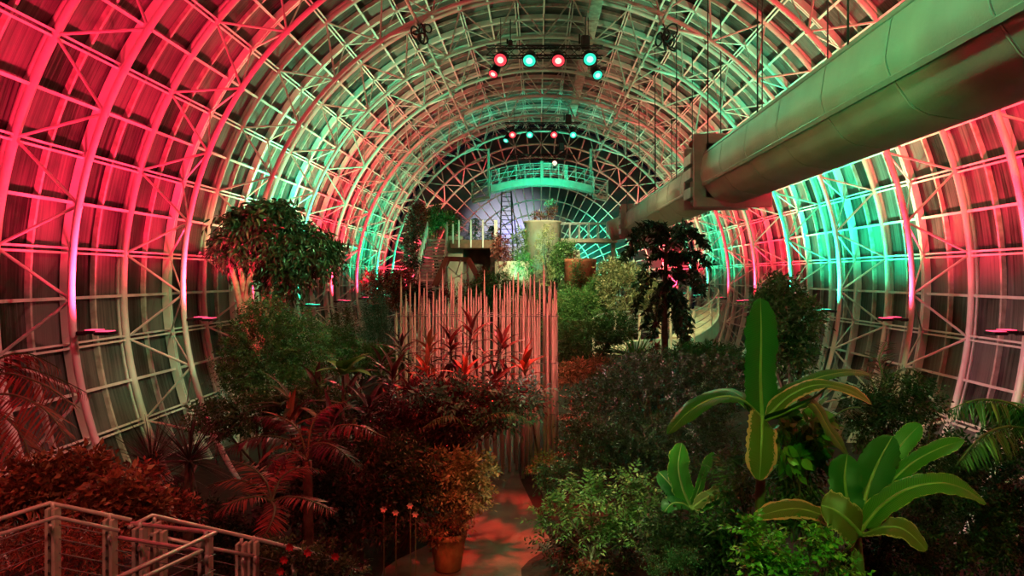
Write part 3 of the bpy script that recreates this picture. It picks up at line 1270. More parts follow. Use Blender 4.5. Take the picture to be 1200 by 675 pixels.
def strip(m, rows):
    n = len(rows[0])
    k = len(rows)
    v = np.concatenate(rows)
    i = np.arange(n - 1)
    m.add(v, np.concatenate([np.stack([p * n + i, ((p + 1) % k) * n + i, ((p + 1) % k) * n + i + 1, p * n + i + 1], 1) for p in range(k)]))


m = MB()
strip(m, [cp + [0, 0, .12], cp + [0, 0, -.50], cp + nrm * .08 + [0, 0, -.50], cp + nrm * .08 + [0, 0, .12]])
m.build('fascia', M['deckgreen'], t, False)
m = MB()
strip(m, [cp + nrm * .08 + [0, 0, 0], inner, inner - [0, 0, .15], cp + nrm * .08 - [0, 0, .15]])
m.build('deck', M['concrete'], t, False)
m = MB()
for side in (cp + nrm * .04, inner):
    for h in (.4, .62, .84):
        m.tube(side + [0, 0, h], .014, 5)
    m.tube(side + [0, 0, 1.08], .03, 6)
m.build('guard_rail', M['cable'], t)
for i in range(0, 60, 9):
    for side in (cp + nrm * .04, inner):
        m = MB()
        m.box(side[i] + [0, 0, .4], (.09, .09, 1.4), bev=.015)
        m.build('railing_post', M['post'], t, False)
for i in (8, 22, 36, 48):
    m = MB()
    q = (cp[i] + inner[i]) / 2
    m.bar((q[0], q[1], ground(q[0], q[1]) - .1), q - [0, 0, .1], .10, 8)
    m.build('pier', M['steel'], t)

# =============================================================== upright rods
RODS = []
zx = [38, 52, 60, 67, 80, 86, 94, 108, 115, 122, 130, 138, 150, 160, 169, 178, 187, 196, 205, 212, 220, 228, 235, 246, 257, 265, 273, 281, 288, 295, 305, 312, 320,
      335, 342, 353, 360, 367, 375, 383, 393, 401, 408, 417, 425, 430, 435, 440, 445, 451, 457, 466, 474, 486, 492, 496, 502, 508, 513, 519, 524]
zt = [165, 60, 150, 115, 80, 170, 110, 25, 120, 95, 45, 130, 110, 130, 95, 35, 120, 150, 50, 65, 140, 75, 45, 120, 90, 95, 125, 85, 120, 105, 40, 120, 150,
      85, 95, 90, 130, 80, 85, 75, 50, 110, 45, 120, 60, 110, 75, 130, 55, 120, 50, 130, 70, 25, 110, 140, 90, 75, 130, 75, 100]
proto = None
for i, (x, y0) in enumerate(zip(zx, zt)):
    px, py = 450 + x / 2.595, 300 + y0 / 2.595
    dd = 20.2 + (i * 37 % 11) / 10.0 * 2.4
    q = P(px, py, dd)
    gz0 = float(ground(q[0], dd)) - .15
    H = q[2] - gz0
    m = MB()
    r = .036 + .008 * ((i * 13) % 5) / 4
    lean = .012 * ((i * 7) % 5 - 2)
    prof = [(0, r), (.35, r * .98), (.75, r * .86), (.93, r * .66), (.985, r * .34), (1.0, r * .07)]
    m.tube([(q[0] - lean * (1 - s) * H * .3, dd, gz0 + H * s) for s, _ in prof], [rr for _, rr in prof], 10)
    o = m.build('upright_rod', M['rod'], None, True, (q[0], dd, gz0))
    tag(o, 'tall slim pale rod with a pointed tip standing in the cluster of rods', 'rod', 'upright rods in the cluster')
t = thing('rod_support', 'thin horizontal wire frame that ties the upright rods together', 'support frame', P(560, 500, 21.4))
m = MB()
for dd in (20.4, 21.4, 22.4):
    for z in (1.7, 3.1, 4.4):
        m.bar((P(463, 0, dd)[0], dd, z), (P(653, 0, dd)[0], dd, z), .012, 5)
for px in (463, 520, 590, 653):
    for z in (1.7, 3.1, 4.4):
        m.bar((P(px, 0, 21.4)[0], 20.2, z), (P(px, 0, 21.4)[0], 22.6, z), .012, 5)
    m.bar((P(px, 0, 21.4)[0], 21.4, 0), (P(px, 0, 21.4)[0], 21.4, 4.4), .02, 5)
m.build('tie_wire', M['cable'], t)


# ==================================================== handrails lower left
def rail_post(px, ytop, d, name_parent, lab=None):
    q = P(px, ytop, d)
    z0 = 2.85
    t = name_parent
    m = MB()
    for dx in (-.022, .022):
        m.box((q[0] + dx, d, (q[2] + z0) / 2), (.022, .075, q[2] - z0), bev=.004)
    m.box((q[0], d + .02, (q[2] + z0) / 2), (.03, .012, q[2] - z0 - .05))
    for s in np.arange(.08, q[2] - z0 - .05, .085):
        m.box((q[0], d - .04, q[2] - s), (.014, .012, .022), bev=.003, mat=1)
    p = m.build('rail_post', [M['post'], M['dark_steel']], t, False)
    m = MB()
    m.box((q[0], d, z0 + .01), (.16, .16, .02))
    m.build('foot_plate', M['post'], p, False)
    m = MB()
    m.tube([(q[0], d, q[2] - .10), (q[0] + .035, d - .07, q[2] - .12), (q[0] + .05, d - .10, q[2] - .10), (q[0] + .05, d - .10, q[2] - .075)], .011, 6)
    m.bar((q[0], d, q[2] - .02), (q[0], d, q[2] + .035), .014, 6)
    m.build('rail_hook', M['rail'], p)
    return q


def railing(label, top, low, posts, cables):
    t = thing('stair_railing', label, 'railing', P(*top[1]) * [1, 1, 0] + [0, 0, 2.85], 'stair railings')
    m = MB()
    m.tube([P(*q) for q in top], .014, 10)
    m.build('top_rail', M['rail'], t)
    if low:
        m = MB()
        m.tube([P(*q) for q in low], .0125, 10)
        m.build('handrail', M['rail'], t)
    for q in posts:
        rail_post(q[0], q[1], q[2], t)
    if cables:
        m = MB()
        for i in range(cables):
            m.tube([P(q[0], q[1], q[2]) - [0, 0, .13 + .095 * i] for q in top], .004, 5)
        m.build('cable', M['cable'], t)


railing('cable railing with two posts at the lower left edge, turning a corner',
        [(-90, 636, 4.1), (0, 608, 4.55), (58, 589.5, 4.9), (154, 609.5, 5.0)], [(-90, 658, 4.0), (0, 626, 4.45), (66, 606, 4.75), (140, 622, 4.85)],
        [(62, 595, 4.9), (129, 608, 4.97)], 9)
railing('railing behind the near stair rail, dropping away to the right under the flowering vine',
        [(152, 617.5, 4.6), (178, 604, 5.1), (310, 634, 5.5), (350, 644, 5.6), (392, 655, 5.7)], [(176, 626, 5.0), (240, 641, 5.2), (300, 652, 5.4)],
        [(181, 612, 5.1), (188, 622, 5.0), (283, 636, 5.4), (297, 634, 5.45), (341, 650, 5.6), (378, 654, 5.7)], 4)
railing('pale stair rail nearest the viewer, ending in a post',
        [(20, 735, 3.3), (143, 675, 3.9), (252, 624.5, 4.5), (154, 613.5, 4.65)], [(60, 727, 3.3), (172, 675, 3.8), (236, 645.5, 4.35), (140, 630, 4.5)],
        [(241, 629, 4.5), (164, 618, 4.62)], 4)
m = MB()
m.box((-3.2, 4.2, 2.78), (4.4, 3.4, .14), bev=.02)
for x, y in ((-5.2, 2.8), (-1.3, 2.8), (-5.2, 5.6), (-1.3, 5.6)):
    m.box((x, y, 1.35), (.2, .2, 2.8))
tag(m.build('floor_landing', M['path'], None, False), 'stair landing under the railings', 'landing', None, 'structure')
# ==================================================================== plants
LM = {}
LM['dark'] = leaf_mat('dark_green_leaf', (0.006, 0.022, 0.008), (0.022, 0.05, 0.018), (0.08, 0.12, 0.05), 0.35)
LM['mid'] = leaf_mat('mid_green_leaf', (0.012, 0.055, 0.012), (0.045, 0.13, 0.03), (0.16, 0.26, 0.08), 0.35)
LM['light'] = leaf_mat('light_green_leaf', (0.03, 0.10, 0.025), (0.15, 0.30, 0.08), (0.45, 0.55, 0.25), 0.35)
LM['bright'] = leaf_mat('bright_green_leaf', (0.02, 0.15, 0.02), (0.14, 0.42, 0.06), (0.45, 0.60, 0.15), 0.35)
LM['yellow'] = leaf_mat('yellow_green_leaf', (0.10, 0.17, 0.04), (0.48, 0.46, 0.20))
LM['cream'] = leaf_mat('cream_mottled_leaf', (0.05, 0.08, 0.025), (0.42, 0.40, 0.20), (0.75, 0.66, 0.46))
LM['maroon'] = leaf_mat('maroon_leaf', (0.02, 0.010, 0.010), (0.08, 0.022, 0.02), (0.26, 0.07, 0.06), 0.3)
LM['croton'] = leaf_mat('croton_leaf', (0.05, 0.02, 0.012), (0.35, 0.11, 0.05), (0.60, 0.36, 0.20))
LM['orange'] = leaf_mat('orange_leaf', (0.12, 0.08, 0.03), (0.50, 0.28, 0.13), (0.65, 0.42, 0.22))
LM['brown'] = leaf_mat('dry_brown_leaf', (0.12, 0.06, 0.03), (0.30, 0.17, 0.08))
LM['spiky'] = leaf_mat('spiky_leaf', (0.015, 0.012, 0.010), (0.06, 0.045, 0.035), (0.16, 0.12, 0.09))
LM['teal'] = leaf_mat('blue_green_leaf', (0.015, 0.08, 0.05), (0.08, 0.26, 0.17), (0.30, 0.50, 0.36))
LM['olive'] = leaf_mat('olive_leaf', (0.02, 0.035, 0.012), (0.10, 0.12, 0.04), (0.30, 0.30, 0.14))
LM['redleaf'] = leaf_mat('red_leaf', (0.06, 0.015, 0.012), (0.35, 0.07, 0.045), (0.55, 0.16, 0.12))  # on the red-lit plants the red light is put into this leaf colour


def tpl_small(w=.3, fold=.12, droop=.12):
    v = np.array([[0, 0, 0], [.45, w / 2, fold * w], [.5, 0, -0.0], [.45, -w / 2, fold * w], [1, 0, -droop]])
    return v, np.array([[0, 2, 1], [0, 3, 2], [1, 2, 4], [2, 3, 4]])


def tpl_long(n=5, w=.12, fold=.25, droop=.35, kind='lance'):
    t = np.linspace(0, 1, n + 1)
    if kind == 'lance':
        h = np.sin(np.pi * np.clip(t, 0, 1) ** .75) * w / 2
    elif kind == 'oval':
        h = np.sin(np.pi * t) ** .6 * w / 2
    else:
        h = (1 - t) ** .6 * np.minimum(1, .4 + 3 * t) * w / 2
    h = np.maximum(h, .002)
    z = -droop * t ** 2
    x = t - .12 * droop * t ** 3
    v = np.stack([np.stack([x, h, z + fold * h], 1), np.stack([x, 0 * h, z], 1), np.stack([x, -h, z + fold * h], 1)], 1).reshape(-1, 3)
    f = []
    for i in range(n):
        a = i * 3
        f += [[a, a + 1, a + 4, a + 3], [a + 1, a + 2, a + 5, a + 4]]
    return v, np.array(f)


def nrmz(a):
    return a / (np.linalg.norm(a, axis=-1, keepdims=True) + 1e-9)


def scatter(mb, tpl, Pp, D, U, S):
    v, f = tpl
    D = nrmz(np.asarray(D, float))
    U = np.asarray(U, float)
    Zv = nrmz(U - (U * D).sum(-1, keepdims=True) * D)
    Yv = np.cross(Zv, D)
    S = np.asarray(S, float).reshape(-1, 1, 1)
    V = Pp[:, None, :] + S * (v[None, :, 0:1] * D[:, None, :] + v[None, :, 1:2] * Yv[:, None, :] + v[None, :, 2:3] * Zv[:, None, :])
    fs = (f[None] + (np.arange(len(Pp)) * len(v))[:, None, None]).reshape(-1, f.shape[1])
    mb.add(V.reshape(-1, 3), fs)


def rnd_dir(n):
    return nrmz(RNG.normal(size=(n, 3)))


def twigs(mb, cen, rad, ntwig, tlen, nleaf, lsize, tpl, out=.7, up=.3, rnd=.5, shell=.45, splay=.9, droop=.15, flat=.5):
    """leafy twigs filling ellipsoids: cen (k,3), rad (k,3)"""
    cen, rad = np.asarray(cen, float), np.asarray(rad, float)
    wgt = (rad.prod(1)) ** (2 / 3.)
    idx = RNG.choice(len(cen), ntwig, p=wgt / wgt.sum())
    o = rnd_dir(ntwig)
    rr = (shell + (1 - shell) * RNG.random((ntwig, 1)) ** .6)
    # lumpy outline
    B = cen[idx] + o * rr * rad[idx] * (0.86 + .28 * RNG.random((ntwig, 1)))
    T = nrmz(o * out + np.array([0, 0, up]) + rnd * rnd_dir(ntwig))
    L = tlen * (0.6 + .8 * RNG.random(ntwig))
    B = B - T * L[:, None] * .5
    pos, dr, upv, sz = [], [], [], []
    ref = nrmz(np.array([0, 0, 1.0]) * flat + rnd_dir(ntwig) * (1 - flat) + 1e-3)
    side = nrmz(np.cross(T, ref))
    upn = nrmz(np.cross(side, T))
    for k in range(nleaf):
        s = (k + .6) / nleaf
        p = B + T * (L * s)[:, None] + np.array([0, 0, -1.0]) * (droop * (L * s ** 2))[:, None]
        sg = 1 if k % 2 else -1
        d = T * (1 - splay * .5) + side * sg * splay * (0.9 if k < nleaf - 1 else .1) + .25 * rnd_dir(ntwig) + np.array([0, 0, -droop])
        pos.append(p)
        dr.append(d)
        upv.append(upn + .35 * rnd_dir(ntwig))
        sz.append(lsize * (.7 + .6 * RNG.random(ntwig)))
    scatter(mb, tpl, np.concatenate(pos), np.concatenate(dr), np.concatenate(upv), np.concatenate(sz))


def blobs_world(blobs, d):
    c, r = [], []
    for b in blobs:
        x, y, rx, ry = b[:4]
        dd = d + (b[4] if len(b) > 4 else 0)
        c.append(P(x, y, dd))
        r.append([rx / ppm(dd), (rx + ry) * .45 / ppm(dd), ry / ppm(dd)])
    return np.array(c), np.array(r)


def limb(mb, a, b, r0, r1, n=7, bend=.15, seg=7):
    a, b = np.asarray(a, float), np.asarray(b, float)
    s = np.linspace(0, 1, n)
    L = np.linalg.norm(b - a)
    o1, o2 = RNG.normal(0, bend * L * .5, 3), RNG.normal(0, bend * L * .3, 3)
    o1[2] *= .2
    p = a + (b - a) * s[:, None] + np.sin(np.pi * s)[:, None] * o1 + np.sin(2 * np.pi * s)[:, None] * o2 * .5
    mb.tube(p, np.linspace(r0, r1, n), seg)
    return p


def bush(name, label, cat, blobs, d, mat, base=None, ntwig=500, tlen=.3, nleaf=6, lsize=.09, tpl=None, stem_r=.05, bark='bark', group=None, nstem=1, extra=None, **kw):
    c, r = blobs_world(blobs, d)
    if base is None:
        x = c[:, 0].mean()
        y = c[:, 1].mean()
    else:
        q = P(base, 0, d)
        x, y = q[0], d
    z = float(ground(x, y)) - .04
    t = thing(name, label, cat, (x, y, z), group)
    m = MB()
    top = c.mean(0)
    lowest = min(c[:, 2] - r[:, 2] * .3)
    fork = np.array([x * .6 + top[0] * .4, y, max(z + .15, z + (lowest - z) * .6)])
    for q in range(nstem):
        o = np.array([RNG.normal(0, stem_r * 1.5 * (nstem > 1)), RNG.normal(0, stem_r * 1.5 * (nstem > 1)), 0])
        limb(m, np.array([x, y, z]) + o, fork + o * 2, stem_r, stem_r * .75, 6, .06)
    for cc, r_ in zip(c, r):
        e = limb(m, fork, cc, stem_r * .7, stem_r * .22, 7, .12)
        for q in range(5):
            v = cc + rnd_dir(1)[0] * r_ * .8
            limb(m, e[3 + q % 3], v, stem_r * .26, stem_r * .08, 5, .15, 5)
    m.build('trunk' if stem_r > .06 else 'stem', M[bark], t)
    m = MB()
    twigs(m, c, r, ntwig, tlen, nleaf, lsize, tpl or tpl_small(), **kw)
    m.build('foliage', LM[mat], t, False)
    return t


def frond(ml, ms, path, rstem, nleaf, llen, tpl, droop=.3, fwd=.55, start=.15, upv=(0, 0, 1), taper=True, rnd=.12, lift=0.25):
    """pinnate frond along a path; leaflets on both sides"""
    pts = smooth_path(np.asarray(path, float), 24)
    ms.tube(pts, np.linspace(rstem, rstem * .25, len(pts)), 6)
    tn = nrmz(np.gradient(pts, axis=0))
    s = np.linspace(start, 1, nleaf)
    i = s * (len(pts) - 1)
    i0 = np.clip(i.astype(int), 0, len(pts) - 2)
    u = (i - i0)[:, None]
    p = pts[i0] * (1 - u) + pts[i0 + 1] * u
    T = tn[i0]
    U = np.broadcast_to(np.asarray(upv, float), T.shape)
    side = nrmz(np.cross(T, U))
    up = nrmz(np.cross(side, T))
    ln = llen * (np.sin(np.pi * (.18 + .78 * (s - start) / (1 - start))) ** .7 if taper else np.ones_like(s))
    for sg in (-1, 1):
        d = T * fwd + side * sg + up * lift + np.array([0, 0, -droop]) + RNG.normal(0, rnd, T.shape)
        scatter(ml, tpl, p, d, up + .1 * RNG.normal(size=T.shape), ln * (.9 + .2 * RNG.random(len(s))))


def palm(name, label, cat, base, fronds, d, mat, llen, nleaf=26, tpl=None, rstem=.02, trunk_r=.09, crown=None, group=None, bark='bark', **kw):
    """fronds: lists of pixel points (x, y, depth offset)"""
    q = P(base, 0, d)
    z = float(ground(q[0], d)) - .04
    t = thing(name, label, cat, (q[0], d, z), group)
    if crown is not None:
        m = MB()
        cpt = P(crown[0], crown[1], d)
        limb(m, (q[0], d, z), cpt, trunk_r, trunk_r * .8, 8, .02, 10)
        m.build('trunk', M[bark], t)
    for fr in fronds:
        ml, ms = MB(), MB()
        frond(ml, ms, [P(a[0], a[1], d + (a[2] if len(a) > 2 else 0)) for a in fr], rstem, nleaf, llen, tpl or tpl_long(3, .10, .2, .25), **kw)
        o = ml.build('frond', LM[mat], t, False)
        ms.build('rachis', M['greenstem'], o)
    return t


def rosette(name, label, cat, px, py, d, nblade, length, w, mat, spread=1.0, trunk_r=.07, group=None, droop=.25, upmin=-.2, base=None, bark='bark', kind='blade'):
    c = P(px, py, d)
    b = P(base if base is not None else px, 0, d)
    z = float(ground(b[0], d)) - .04
    t = thing(name, label, cat, (b[0], d, z), group)
    m = MB()
    limb(m, (b[0], d, z), c, trunk_r * 1.1, trunk_r * .8, 7, .02, 8)
    m.build('trunk' if trunk_r > .06 else 'stem', M[bark], t)
    m = MB()
    D = rnd_dir(nblade * 4)
    D = D[D[:, 2] > upmin][:nblade]
    D[:, :2] *= spread
    U = np.array([0, 0, 1.0]) + .15 * rnd_dir(len(D))
    scatter(m, tpl_long(5, w, .35, droop, kind), np.repeat(c[None], len(D), 0) + D * .03, D, U, length * (.75 + .4 * RNG.random(len(D))))
    m.build('foliage', LM[mat], t, False)
    return t


def cordyline(px, py, d, label, length=.5, n=22, mat='maroon', w=.16, stem_to=None, group='cordylines'):
    """cane with a head of strap leaves; label comes from the call"""
    c = P(px, py, d)
    z = float(ground(c[0], d)) - .04
    bx = c[0] + RNG.normal(0, .15)
    px0 = float(path_x(d))
    if abs(bx - px0) < 1.15:
        bx = px0 - 1.15 if bx < px0 + .3 else px0 + 1.15
    t = thing('cordyline', label, 'plant', (bx, d, z), group)
    m = MB()
    pth = limb(m, (bx, d, z), c, .03, .02, 8, .05, 7)
    m.build('stem', M['bark'], t)
    m = MB()
    k = np.arange(n)
    s = k / (n - 1)
    az = k * 2.399 + RNG.random() * 6
    el = np.radians(-25 + 100 * s + RNG.normal(0, 8, n))
    D = np.stack([np.cos(az) * np.cos(el), np.sin(az) * np.cos(el), np.sin(el)], 1)
    pos = c + np.stack([0 * s, 0 * s, (s - 1) * .45 * length * 2], 1)
    scatter(m, tpl_long(6, w, .3, .45), pos, D, np.array([0, 0, 1.0]) + .2 * rnd_dir(n), length * (.8 + .4 * RNG.random(n)))
    m.build('foliage', LM[mat], t, False)
    return t


# -------------------------------------------------------------- bananas
BM = {
    'green': banana_mat('banana_blade', (0.008, 0.085, 0.014), (0.018, 0.15, 0.022), (0.12, 0.20, 0.05), 1.2),
    'edge': banana_mat('banana_blade_pale_edge', (0.022, 0.15, 0.018), (0.06, 0.27, 0.03), (0.45, 0.46, 0.14), .94),
    'dry': banana_mat('banana_blade_dry_edge', (0.05, 0.11, 0.014), (0.10, 0.17, 0.025), (0.60, 0.32, 0.20), .74),
    'olive': banana_mat('banana_blade_olive', (0.07, 0.11, 0.02), (0.15, 0.18, 0.04), (0.50, 0.40, 0.20), .86),
}
M['midrib'] = paint('banana_midrib', (0.22, 0.30, 0.09), 0.45, (0.16, 0.22, 0.06), 6.0)


def banana_leaf(t, path, half, facing, mat, petiole=None, wave=.06, fold=.25, seed=0):
    """blade along path (world points), half width in metres, facing = direction the upper face looks"""
    n = 34
    pts = smooth_path(np.asarray(path, float), n)
    tn = nrmz(np.gradient(pts, axis=0))
    fc = np.asarray(facing, float)
    up = nrmz(fc - (tn * fc).sum(1, keepdims=True) * tn)
    side = np.cross(up, tn)
    s = np.linspace(0, 1, n)
    wd = half * np.minimum(1, (s / .12) ** .6) * np.minimum(1, ((1 - s) / .22 + 1e-6) ** .62)
    rs = np.random.default_rng(seed)
    nw = 5
    rows, uvs = [], []
    ph = rs.random() * 6
    for j, a in enumerate(np.linspace(-1, 1, 2 * nw + 1)):
        tear = 1 - .10 * (abs(a) > .95) * (rs.random(n) > .6)
        w_ = wd * a * tear
        lift = fold * wd * abs(a) * (1 - .9 * abs(a)) + wave * half * np.sin(s * 19 + ph + (1.5 if a > 0 else 0)) * abs(a) ** 2
        rows.append(pts + side * w_[:, None] + up * lift[:, None])
        uvs.append(np.stack([np.full(n, abs(a)), s * 3.2 - abs(a) * .12], 1))
    V = np.concatenate(rows)
    UV = np.concatenate(uvs)
    k = 2 * nw + 1
    i = np.arange(n - 1)
    f = np.concatenate([np.stack([p * n + i, p * n + i + 1, (p + 1) * n + i + 1, (p + 1) * n + i], 1) for p in range(k - 1)])
    m = MB()
    m.add(V, f, 0, UV)
    o = m.build('leaf', BM[mat], t)
    m = MB()
    q = pts - up * .006
    if petiole is not None:
        pre = np.linspace(0, 1, 5)[:-1, None] * (pts[0] - petiole) + petiole
        q = np.concatenate([pre, q])
    r0 = min(.028, half * .16)
    m.tube(q, np.linspace(r0 * 1.2, r0 * .25, len(q)), 7)
    m.build('midrib', M['midrib'], o)


def banana(label, d, base, crown, stem_r, leaves):
    b = P(base[0], 0, d)
    z = float(ground(b[0], d)) - .04
    t = thing('banana_plant', label, 'banana plant', (b[0], d, z), 'banana plants')
    c = P(crown[0], crown[1], d)
    m = MB()
    limb(m, (b[0], d, z), c, stem_r * 1.25, stem_r * .55, 9, .02, 12)
    m.build('pseudostem', M['greenstem'], t)
    for n, (pp, hw, face, mat) in enumerate(leaves):
        pw = [P(q[0], q[1], d + (q[2] if len(q) > 2 else 0)) for q in pp]
        banana_leaf(t, pw, hw / ppm(d), face, mat, c, seed=n + int(d * 10))


CAMF = (0, -1, .25)
banana('tall banana plant right of centre with one big upright leaf and a dry-edged hanging leaf', 9.0, (899, 0), (894, 494), .085, [
    ([(893, 488, .1), (891, 445, .1), (892, 395, .05), (891, 349, 0)], 21, (.15, -1, .1), 'green'),
    ([(889, 486, 0), (868, 468, -.1), (840, 466, -.2), (808, 482, -.3), (782, 509, -.35)], 15, (-.1, -.35, 1), 'green'),
    ([(888, 484, .2), (865, 463, .5), (838, 459, .8), (812, 470, 1.0)], 12, (0, -.3, 1), 'edge'),
    ([(893, 490, -.15), (893, 500, -.3), (892, 528, -.45), (890, 563, -.5)], 18.5, (.1, -1, .12), 'dry'),
    ([(897, 487, .2), (920, 462, .4), (955, 444, .6), (992, 436, .7), (1021, 439, .8)], 12, (.1, -.3, 1), 'green'),
    ([(898, 489, 0), (925, 464, 0), (958, 451, 0), (995, 457, -.1), (1022, 474, -.2)], 12, (.1, -.45, 1), 'dry'),
    ([(898, 492, -.1), (922, 482, -.3), (950, 468, -.4), (972, 452, -.4)], 11, (.2, .3, 1), 'green'),
    ([(934, 462, .3), (955, 476, .2), (972, 504, .1), (994, 534, 0)], 13, (.6, -.6, .3), 'green'),
])
banana('broad banana plant at the lower right with arching yellow-edged leaves', 8.0, (1003, 0), (1003, 628), .10, [
    ([(1000, 607, 0), (993, 585, 0), (990, 558, 0), (993, 532, .05)], 19, (-.1, -1, .2), 'green'),
    ([(1010, 600, .3), (1018, 570, .4), (1030, 540, .45), (1046, 511, .5)], 22, (-.35, -1, .2), 'green'),
    ([(1030, 560, .8), (1048, 532, .9), (1064, 512, 1.0), (1079, 497, 1.0)], 14, (-.3, -.8, .4), 'edge'),
    ([(1030, 580, .4), (1062, 548, .4), (1095, 528, .3), (1130, 515, .3)], 13, (-.2, -.6, 1), 'edge'),
    ([(1012, 618, -.1), (1032, 594, -.2), (1062, 574, -.3), (1098, 566, -.4), (1128, 572, -.4), (1156, 590, -.4)], 17, (-.1, -.55, 1), 'edge'),
    ([(1016, 626, -.2), (1036, 618, -.4), (1060, 621, -.5), (1086, 645, -.6)], 17, (0, -.5, 1), 'olive'),
    ([(1008, 626, -.3), (994, 610, -.4), (978, 598, -.4), (962, 592, -.4)], 22, (.1, -1, .5), 'olive'),
    ([(998, 622, 0), (968, 606, 0), (930, 596, -.1), (884, 606, -.3)], 15, (.05, -.6, 1), 'dry'),
])
banana('small young banana plant standing between the dark round shrub and the tall banana', 11.0, (812, 0), (811, 600), .06, [
    ([(808, 592, 0), (799, 570, -.1), (795, 545, -.1), (799, 519, 0)], 15, (.4, -1, .2), 'edge'),
    ([(812, 592, 0), (819, 572, 0), (826, 550, 0), (836, 530, .1)], 8, (.6, -.8, .2), 'edge'),
    ([(813, 594, -.1), (826, 584, -.2), (840, 577, -.3), (854, 574, -.3)], 10, (0, -.7, 1), 'olive'),
    ([(813, 596, -.1), (832, 586, -.2), (852, 583, -.3), (875, 587, -.4)], 11, (0, -.7, 1), 'edge'),
    ([(808, 594, .1), (795, 580, .2), (784, 566, .2), (772, 553, .3)], 13, (.2, -1, .4), 'green'),
    ([(808, 596, -.1), (800, 590, -.2), (788, 590, -.3), (778, 600, -.4)], 11, (-.1, -.6, 1), 'green'),
])

S3 = tpl_small(.38, .15, .15)
OV = tpl_long(4, .55, .2, .25, 'oval')
LN = tpl_long(4, .26, .25, .45)
NEEDLE = tpl_small(.16, .1, .1)

# ------------------------------------------------------------- left side
t = bush('broadleaf_tree', 'tall tree by the left wall with a dark drooping crown and pink-lit trunk', 'tree',
         [(312, 262, 42, 28), (345, 290, 42, 30), (285, 262, 30, 22), (378, 296, 26, 22, .5), (330, 325, 26, 22), (272, 287, 22, 20, -.3), (320, 244, 26, 14), (300, 300, 24, 18)],
         21.0, 'dark', base=287, ntwig=1700, tlen=.55, nleaf=8, lsize=.21, tpl=LN, stem_r=.13, bark='pale_bark', out=.6, up=-.05, rnd=.5, droop=.5, shell=.2)
m = MB()
for a, b, c in (((287, 380), (276, 330), (262, 285)), ((287, 370), (292, 330), (305, 296)), ((288, 360), (283, 320), (275, 290)), ((316, 400), (318, 350), (322, 300))):
    m.tube(smooth_path(np.array([P(a[0], a[1], 20.8), P(b[0], b[1], 20.7), P(c[0], c[1], 20.8)]), 10), np.linspace(.12, .05, 10), 8)
m.build('bough', M['pale_bark'], t)
bush('fine_leaved_tree', 'finely leaved dark green tree with a thin central trunk by the left wall', 'tree',
     [(310, 405, 52, 50), (350, 405, 42, 42, .4), (283, 430, 32, 40), (330, 450, 60, 26, -.3), (310, 368, 28, 22)],
     17.0, 'mid', base=308, ntwig=2400, tlen=.28, nleaf=9, lsize=.075, tpl=S3, stem_r=.065, shell=.25)
palm('feather_palm', 'palm at the left edge with red-lit drooping feather fronds', 'palm', -60, [
    [(-40, 460, 0), (0, 438, -.2), (45, 448, -.4), (88, 476, -.6)], [(-40, 465, 0), (10, 462, -.6), (50, 478, -1.0), (78, 512, -1.3)],
    [(-40, 465, 0), (-5, 480, -.8), (25, 510, -1.2), (38, 548, -1.5)], [(-40, 458, 0), (10, 430, .6), (60, 440, 1.0), (105, 462, 1.2)],
    [(-40, 458, 0), (0, 420, .4), (35, 415, .7), (70, 432, .9)], [(-40, 470, 0), (-10, 500, -.3), (8, 540, -.4), (14, 585, -.5)]],
    9.5, 'redleaf', .42, 34, tpl_long(3, .07, .2, .3), crown=(-40, 462), trunk_r=.10, droop=.75, rnd=.15)
m_lab = ['spiky dark yucca head in front of the left wall, the left one of the pair', 'spiky dark yucca head beside the feathery fronds, the right one of the pair']
for (px, py, d), lab in zip(((178, 546, 11.2), (222, 541, 10.6)), m_lab):
    rosette('yucca', lab, 'yucca', px, py, d, 150, .78, .035, 'spiky', 1.0, .08, 'yuccas', .12, -.35)
bush('croton_bush', 'red and orange leaved croton bush behind the corner of the railing', 'bush',
     [(52, 566, 50, 26), (95, 552, 36, 26), (25, 590, 30, 20)], 8.0, 'croton', ntwig=520, tlen=.3, nleaf=7, lsize=.085, tpl=tpl_small(.5, .15, .2), stem_r=.035)
bush('croton_bush', 'red-lit croton bush between the railing and the yuccas', 'bush',
     [(140, 585, 36, 26), (165, 598, 28, 22), (112, 600, 26, 20)], 7.4, 'croton', ntwig=420, tlen=.26, nleaf=7, lsize=.085, tpl=tpl_small(.55, .15, .2), stem_r=.035)
bush('red_shrub', 'low red shrub with narrow leaves at the foot of the left railing', 'bush',
     [(40, 640, 50, 26), (105, 645, 42, 26)], 6.2, 'redleaf', ntwig=360, tlen=.3, nleaf=7, lsize=.09, tpl=tpl_long(3, .14, .2, .3), stem_r=.03)
bush('red_shrub', 'small dim red shrub right of the yuccas above the stair railing', 'bush',
     [(205, 600, 24, 16), (170, 560, 18, 16)], 8.6, 'redleaf', ntwig=200, tlen=.25, nleaf=7, lsize=.08, tpl=S3, stem_r=.03)
palm('cycad', 'cycad with dark red-lit feathery fronds right of the yuccas', 'cycad', 318, [
    [(318, 588, 0), (300, 582, -.2), (275, 588, -.4), (252, 602, -.5)], [(318, 588, 0), (322, 596, -.4), (318, 612, -.7), (308, 632, -.9)],
    [(318, 588, 0), (338, 582, -.2), (362, 586, -.4), (392, 600, -.5)], [(318, 588, 0), (312, 565, .2), (295, 548, .4), (270, 540, .5)],
    [(318, 588, 0), (330, 560, .2), (352, 548, .4), (380, 552, .5)], [(318, 588, 0), (322, 566, .4), (330, 545, .6), (345, 528, .9)],
    [(318, 588, 0), (300, 570, .2), (275, 562, .2), (245, 568, .3)]],
    10.0, 'redleaf', .27, 34, tpl_long(3, .09, .2, .2), crown=(318, 590), trunk_r=.12, droop=.35)
